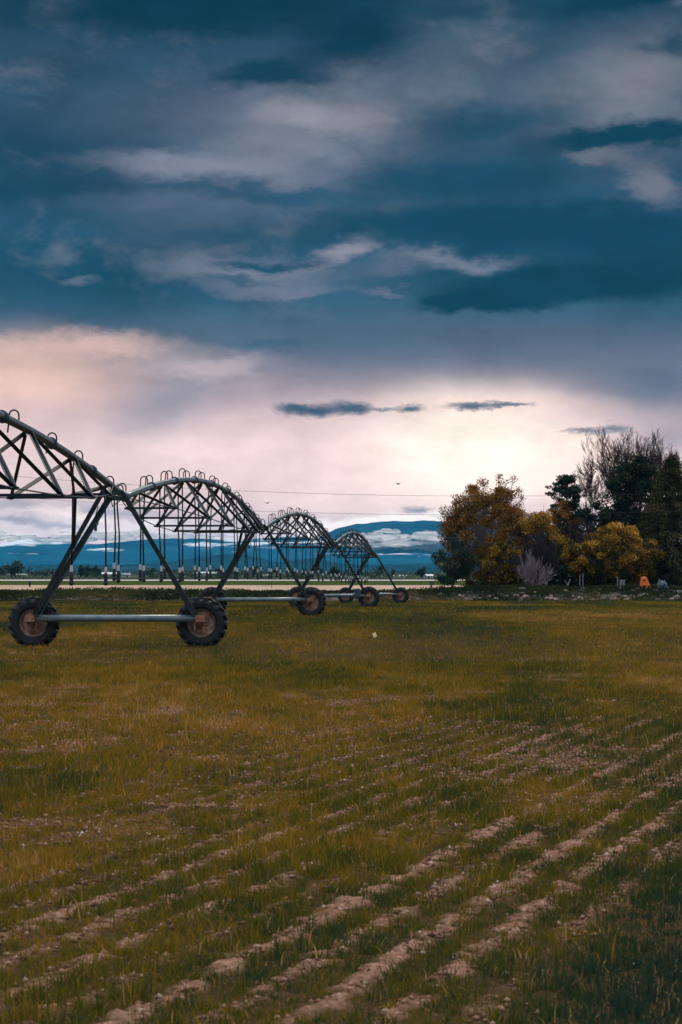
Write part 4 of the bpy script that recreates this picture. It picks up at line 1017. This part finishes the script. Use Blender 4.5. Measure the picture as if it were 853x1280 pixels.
# ------------------------------------------------------------------ sky
SUN_EL, SUN_AZ = 38.0, 18.0      # azimuth clockwise from the view direction (+Y)
def build_world():
    w = bpy.data.worlds.new("World"); S.world = w; w.use_nodes = True; nt = w.node_tree; nt.nodes.clear(); L = nt.links
    out = N(nt, 'ShaderNodeOutputWorld'); bg = N(nt, 'ShaderNodeBackground'); L.new(bg.outputs[0], out.inputs[0])
    tc = N(nt, 'ShaderNodeTexCoord'); D = tc.outputs['Generated']
    sep = N(nt, 'ShaderNodeSeparateXYZ'); L.new(D, sep.inputs[0])
    def math_(op, a, b=None, c=None):
        n = N(nt, 'ShaderNodeMath', operation=op)
        for i, v in enumerate((a, b, c)):
            if v is None: continue
            if isinstance(v, (int, float)): n.inputs[i].default_value = v
            else: L.new(v, n.inputs[i])
        return n.outputs[0]
    az = math_('ARCTAN2', sep.outputs['X'], sep.outputs['Y'])
    el = math_('ARCSINE', sep.outputs['Z'])
    U = math_('MULTIPLY_ADD', az, 32.76, 4.265); V = math_('MULTIPLY_ADD', el, -32.76, 7.16)
    cb = N(nt, 'ShaderNodeCombineXYZ'); L.new(U, cb.inputs[0]); L.new(V, cb.inputs[1])
    uv = cb.outputs[0]
    def noisev(scale, sx, sy, detail, rough=.55, off=0.0, dist=0.0):
        mp = N(nt, 'ShaderNodeMapping'); mp.inputs['Scale'].default_value = (sx, sy, 1); mp.inputs['Location'].default_value = (off, off*.7, off*.3); L.new(uv, mp.inputs[0])
        n = N(nt, 'ShaderNodeTexNoise'); n.inputs['Scale'].default_value = scale; n.inputs['Detail'].default_value = detail; n.inputs['Roughness'].default_value = rough
        n.inputs['Distortion'].default_value = dist
        L.new(mp.outputs[0], n.inputs['Vector']); return n
    def vm(op, a, b):
        n = N(nt, 'ShaderNodeVectorMath', operation=op)
        for i, v in enumerate((a, b)):
            if isinstance(v, tuple): n.inputs[i].default_value = v
            else: L.new(v, n.inputs[i])
        return n.outputs[0]
    def warp(src, n, amp):
        a = vm('SUBTRACT', n.outputs['Color'], (.5, .5, .5)); a = vm('MULTIPLY', a, amp); return vm('ADD', src, a)
    w1 = warp(uv, noisev(1.0, .55, 1.1, 3), (1.3, .42, 0))
    w2 = warp(w1, noisev(1.0, 1.5, 3.6, 9, .70, 7.3), (1.0, .46, 0))
    # soft warp for the smooth parts
    ws = warp(uv, noisev(1.0, .35, .8, 5, .5, 3.1), (.9, .45, 0))
    sv = N(nt, 'ShaderNodeSeparateXYZ'); L.new(ws, sv.inputs[0])
    mr = N(nt, 'ShaderNodeMapRange'); mr.inputs['From Min'].default_value = -1; mr.inputs['From Max'].default_value = 7.4; L.new(sv.outputs[1], mr.inputs[0])
    def q(v): return (v+1)/8.4
    base = [(-1, (28, 66, 92)), (0, (24, 66, 90)), (.7, (46, 80, 104)), (1.6, (58, 86, 112)), (2.4, (44, 82, 110)), (3.2, (36, 82, 108)), (3.8, (52, 92, 118)), (4.3, (92, 108, 128)),
            (4.7, (138, 132, 144)), (5.1, (186, 166, 172)), (5.5, (218, 192, 192)), (6.1, (220, 196, 194)), (6.6, (205, 190, 196)), (7.2, (205, 195, 200))]
    col = ramp(nt, mr.outputs[0], [(q(v), lin(c)) for v, c in base])
    def blob(col, src, cx, cy, rx, ry, c, s, soft=0.0, rot=0.0):
        a = vm('SUBTRACT', src, (cx/100, cy/100, 0))
        if rot:
            n = N(nt, 'ShaderNodeVectorRotate', rotation_type='Z_AXIS'); n.inputs['Angle'].default_value = math.radians(rot); L.new(a, n.inputs['Vector']); a = n.outputs[0]
        a = vm('MULTIPLY', a, (100/rx, 100/ry, 0))
        n = N(nt, 'ShaderNodeVectorMath', operation='LENGTH'); L.new(a, n.inputs[0])
        m = N(nt, 'ShaderNodeMapRange', interpolation_type='SMOOTHSTEP'); m.inputs['From Min'].default_value = soft; m.inputs['From Max'].default_value = 1.0
        m.inputs['To Min'].default_value = s; m.inputs['To Max'].default_value = 0; L.new(n.outputs['Value'], m.inputs[0])
        mx = N(nt, 'ShaderNodeMix', data_type='RGBA'); L.new(m.outputs[0], mx.inputs[0]); L.new(col, mx.inputs[6]); mx.inputs[7].default_value = lin(c)
        return mx.outputs[2]
    A, B, C_ = uv, w2, ws
    K = warp(uv, noisev(1.0, 3.0, 6.0, 7, .65, 4.4), (.42, .26, 0))
    def layer(col, n, lo, hi_, c, s, v0, v1):
        m = N(nt, 'ShaderNodeMapRange', interpolation_type='SMOOTHSTEP'); m.inputs['From Min'].default_value = lo; m.inputs['From Max'].default_value = hi_; m.inputs['To Max'].default_value = s
        L.new(n.outputs['Fac'], m.inputs[0])
        g1 = N(nt, 'ShaderNodeMapRange', interpolation_type='SMOOTHSTEP'); g1.inputs['From Min'].default_value = v0; g1.inputs['From Max'].default_value = v1; g1.inputs['To Min'].default_value = 1; g1.inputs['To Max'].default_value = 0
        L.new(V, g1.inputs[0]); f = math_('MULTIPLY', m.outputs[0], g1.outputs[0])
        mx = N(nt, 'ShaderNodeMix', data_type='RGBA'); L.new(f, mx.inputs[0]); L.new(col, mx.inputs[6]); mx.inputs[7].default_value = lin(c); return mx.outputs[2]
    soft = [
        (C_, 600, 590, 380, 150, (255, 226, 214), .95, 0, 0), (C_, 590, 560, 210, 110, (255, 244, 228), 1.0, 0, 0),
        (C_, 20, 470, 240, 80, (240, 200, 184), .9, 0, 0), (C_, 300, 600, 260, 80, (228, 200, 196), .6, 0, 0),
        (C_, 215, 500, 130, 60, (148, 146, 158), .8, 0, 25), (C_, 830, 470, 180, 75, (92, 108, 128), .9, 0, 0), (C_, 850, 550, 110, 50, (136, 136, 150), .7, 0, 0),
        (C_, 430, 425, 270, 50, (78, 102, 124), .75, 0, 0), (C_, 640, 435, 200, 45, (84, 102, 124), .6, 0, 0),
        (C_, 110, 345, 280, 66, (24, 74, 98), .9, 0, 0), (C_, 400, 385, 200, 40, (62, 98, 122), .6, 0, 0),
        (C_, 40, 200, 260, 110, (26, 68, 92), .85, 0, 0), (C_, 200, 150, 190, 60, (66, 88, 108), .8, 0, 0), (C_, 80, 100, 120, 40, (44, 74, 94), .7, 0, 0),
        (C_, 420, 170, 270, 125, (120, 126, 142), 1.0, 0, 0), (C_, 780, 125, 220, 120, (118, 124, 136), 1.0, 0, 15), (C_, 570, 80, 150, 100, (82, 100, 116), .85, 0, 0), (C_, 250, 290, 200, 60, (78, 98, 120), .6, 0, 0)]
    for t_ in soft: col = blob(col, *t_)
    col = layer(col, noisev(1.0, .70, 1.25, 9, .60, 31.0, .25), .50, .70, (30, 74, 98), .45, 3.6, 4.4)
    col = layer(col, noisev(1.0, .75, 1.40, 9, .60, 17.0, .25), .52, .72, (128, 134, 150), .40, 3.5, 4.3)
    for t_ in [
        (B, 400, 150, 110, 34, (150, 150, 160), .8, .1, 0), (B, 345, 190, 110, 30, (126, 132, 148), .75, .1, 0),
        (B, 265, 216, 240, 26, (134, 138, 156), .85, .15, -3), (B, 210, 255, 240, 40, (92, 108, 132), .7, .0, -4),
        (B, 300, 345, 170, 34, (128, 134, 152), .75, .1, -5), (B, 410, 318, 75, 22, (150, 148, 162), .8, .1, 25), (B, 560, 326, 150, 16, (122, 130, 148), .8, .1, 0),
        (B, 350, 368, 110, 12, (118, 126, 146), .7, .1, 0), (B, 480, 340, 90, 20, (106, 118, 138), .6, 0, 0), (K, 98, 354, 32, 8, (96, 112, 134), .8, .1, 10), (B, 470, 370, 40, 8, (124, 128, 146), .6, 0, 0),
        (B, 230, 20, 360, 52, (13, 54, 74), 1.0, .25, 3), (B, 440, 55, 130, 52, (14, 56, 78), .97, .25, 8), (B, 330, 98, 110, 22, (18, 62, 84), .95, .3, 2), (B, 560, 25, 120, 22, (30, 70, 92), .8, .1, 0),
        (B, 800, 2, 190, 24, (14, 56, 78), .95, .2, 10), (B, 850, 65, 55, 34, (28, 70, 92), .85, .1, 0), (B, 30, 245, 250, 34, (18, 64, 88), .85, .1, 3),
        (B, 610, 160, 190, 46, (30, 74, 98), .9, .15, 6), (B, 560, 222, 260, 52, (26, 74, 100), .95, .2, 3), (B, 790, 180, 180, 24, (17, 64, 86), 1.0, .35, 4),
        (B, 640, 285, 400, 42, (18, 68, 92), .95, .3, 0), (B, 300, 302, 170, 14, (34, 80, 106), .7, 0, 0), (B, 810, 300, 220, 66, (18, 66, 90), .9, .2, 0),
        (B, 330, 335, 95, 12, (30, 76, 102), .95, .15, 0), (B, 300, 354, 75, 9, (34, 80, 106), .7, .1, 0), (B, 380, 248, 210, 16, (40, 82, 108), .8, .1, 0), (B, 250, 240, 120, 8, (44, 84, 110), .6, .1, -4),
        (B, 740, 352, 280, 38, (15, 63, 86), 1.0, .4, 2), (B, 620, 378, 120, 20, (14, 62, 85), 1.0, .5, 2), (B, 340, 434, 80, 10, (60, 92, 116), .7, .1, 0),
        (B, 735, 205, 65, 14, (108, 114, 130), .85, .2, -8), (B, 815, 234, 75, 28, (114, 120, 134), .9, .2, -12), (B, 790, 100, 70, 44, (122, 126, 138), .6, 0, 0), (B, 560, 105, 70, 26, (92, 108, 126), .6, 0, 0),
        (B, 90, 436, 200, 26, (226, 190, 180), .85, .0, 0), (B, 250, 458, 130, 20, (204, 184, 186), .6, 0, 0),
        (C_, 620, 505, 220, 26, (250, 218, 208), .6, 0, 0),
        (K, 372, 512, 39, 10.4, (50, 80, 102), 0.92, .15, -4), (K, 402, 512, 44, 13.0, (44, 76, 98), 0.95, .15, 0), (K, 440, 510, 39, 13.0, (56, 84, 106), 0.95, .15, 0), (K, 512, 511, 25, 9.1, (54, 84, 106), 0.92, .15, 4), (K, 478, 513, 30, 4.5, (90, 108, 126), 0.76, .15, 0),
        (K, 590, 508, 53, 7.8, (56, 84, 104), 0.92, .15, 0), (K, 638, 507, 46, 5.9, (70, 94, 112), 0.90, .15, 0), (K, 735, 540, 51, 6.5, (112, 120, 134), 0.85, .15, 2), (K, 770, 535, 30, 7.8, (104, 114, 130), 0.85, .15, 0),
        (K, 522, 638, 32, 10, (126, 132, 148), .85, .2, 0), (K, 440, 648, 60, 8, (170, 162, 170), .5, .1, 0),
        (B, 60, 660, 260, 34, (222, 208, 212), .9, .1, 0), (K, 140, 640, 110, 10, (156, 154, 168), .7, .1, -4), (K, 30, 652, 80, 8, (150, 150, 164), .75, .1, -6), (K, 190, 655, 70, 9, (244, 232, 232), .8, .1, 0), (K, 100, 646, 70, 8, (246, 232, 228), .85, .1, -8),
        (K, 60, 638, 110, 9, (240, 220, 216), .8, .1, -6), (K, 160, 664, 120, 8, (244, 232, 232), .8, .1, 0), (K, 20, 672, 60, 8, (236, 226, 228), .8, .1, 0),
        (K, 20, 630, 50, 9, (150, 150, 164), .7, .1, 0), (K, 110, 662, 90, 5, (150, 152, 168), .7, .1, -5), (K, 260, 668, 160, 12, (216, 208, 216), .8, .1, 0), (K, 330, 655, 90, 12, (170, 166, 176), .5, .1, 0),
        (K, 480, 655, 130, 15, (255, 246, 240), 1.0, .4, 0), (K, 560, 648, 70, 13, (255, 246, 240), 1.0, .4, 0), (K, 400, 662, 60, 12, (248, 236, 234), .9, .2, 0),
        (A, 500, 690, 260, 26, (236, 228, 230), .7, .4, 0)]:
        col = blob(col, *t_)
    bo = N(nt, 'ShaderNodeMapRange'); bo.inputs['From Min'].default_value = 4.2; bo.inputs['From Max'].default_value = 5.6; bo.inputs['To Min'].default_value = 1.0; bo.inputs['To Max'].default_value = 1.30
    L.new(V, bo.inputs[0]); bs = N(nt, 'ShaderNodeVectorMath', operation='SCALE'); L.new(col, bs.inputs[0]); L.new(bo.outputs[0], bs.inputs['Scale']); col = bs.outputs[0]
    # fine fibre
    nf = noisev(1.0, 1.0, 2.0, 9, .62, 12.0, .15)
    fm = N(nt, 'ShaderNodeMapRange'); L.new(nf.outputs['Fac'], fm.inputs[0]); fm.inputs['From Min'].default_value = .3; fm.inputs['From Max'].default_value = .7; fm.inputs['To Min'].default_value = .86; fm.inputs['To Max'].default_value = 1.14
    sc = N(nt, 'ShaderNodeVectorMath', operation='SCALE'); L.new(col, sc.inputs[0]); L.new(fm.outputs[0], sc.inputs['Scale']); col = sc.outputs[0]
    # the sky above: Nishita daylight seen through a grey cloud sheet
    sky = N(nt, 'ShaderNodeTexSky', sky_type='NISHITA'); sky.sun_disc = False; sky.sun_elevation = math.radians(SUN_EL); sky.sun_rotation = math.radians(SUN_AZ)
    sk = N(nt, 'ShaderNodeVectorMath', operation='SCALE'); L.new(sky.outputs[0], sk.inputs[0]); sk.inputs['Scale'].default_value = SKYK
    cn = N(nt, 'ShaderNodeTexNoise'); cn.inputs['Scale'].default_value = 2.2; cn.inputs['Detail'].default_value = 7; L.new(D, cn.inputs['Vector'])
    cc = ramp(nt, cn.outputs['Fac'], [(.3, tuple(v*UPK for v in (.16, .26, .36))), (.55, tuple(v*UPK for v in (.42, .46, .52))), (.75, tuple(v*UPK for v in (.85, .82, .82)))])
    um = N(nt, 'ShaderNodeMix', data_type='RGBA'); um.inputs[0].default_value = .75; L.new(sk.outputs[0], um.inputs[6]); L.new(cc, um.inputs[7])
    hi = N(nt, 'ShaderNodeMapRange', interpolation_type='SMOOTHSTEP'); hi.inputs['From Min'].default_value = math.radians(14); hi.inputs['From Max'].default_value = math.radians(30); L.new(el, hi.inputs[0])
    fx = N(nt, 'ShaderNodeMix', data_type='RGBA'); L.new(hi.outputs[0], fx.inputs[0]); L.new(col, fx.inputs[6]); L.new(um.outputs[2], fx.inputs[7])
    L.new(fx.outputs[2], bg.inputs[0]); bg.inputs[1].default_value = 1.0
    w.cycles.sampling_method = 'MANUAL'; w.cycles.sample_map_resolution = 512
SKYK = .10; UPK = 3.0
build_world()
sd = bpy.data.lights.new('sun', 'SUN'); sd.energy = 1.5; sd.angle = math.radians(12); sd.color = (1.0, .84, .64)
so = bpy.data.objects.new('sun', sd); COL.objects.link(so)
el_, az_ = math.radians(SUN_EL), math.radians(SUN_AZ)
dirv = Vector((math.sin(az_)*math.cos(el_), math.cos(az_)*math.cos(el_), math.sin(el_)))
so.rotation_euler = dirv.to_track_quat('Z', 'Y').to_euler(); so.location = (0, 0, 60)

# ------------------------------------------------------------------ camera and render
cam = bpy.data.cameras.new('camera'); co = bpy.data.objects.new('camera', cam); COL.objects.link(co)
cam.sensor_fit = 'VERTICAL'; cam.sensor_height = 36.0; cam.lens = 36.0*F/1280.0
cam.clip_start = .1; cam.clip_end = 40000
co.location = (0, 0, CAMZ); co.rotation_euler = (math.radians(90)+math.atan((HY-640)/F), 0, 0)
cam.dof.use_dof = True; cam.dof.focus_distance = 62; cam.dof.aperture_fstop = 11.0
S.camera = co
v = S.view_settings; v.view_transform = 'Standard'; v.look = 'None'; v.exposure = 0; v.gamma = 1
S.cycles.use_denoising = True
S.cycles.max_bounces = 6; S.cycles.diffuse_bounces = 3; S.cycles.transparent_max_bounces = 12; S.cycles.volume_bounces = 0
S.cycles.use_adaptive_sampling = True
print('blades', nb)
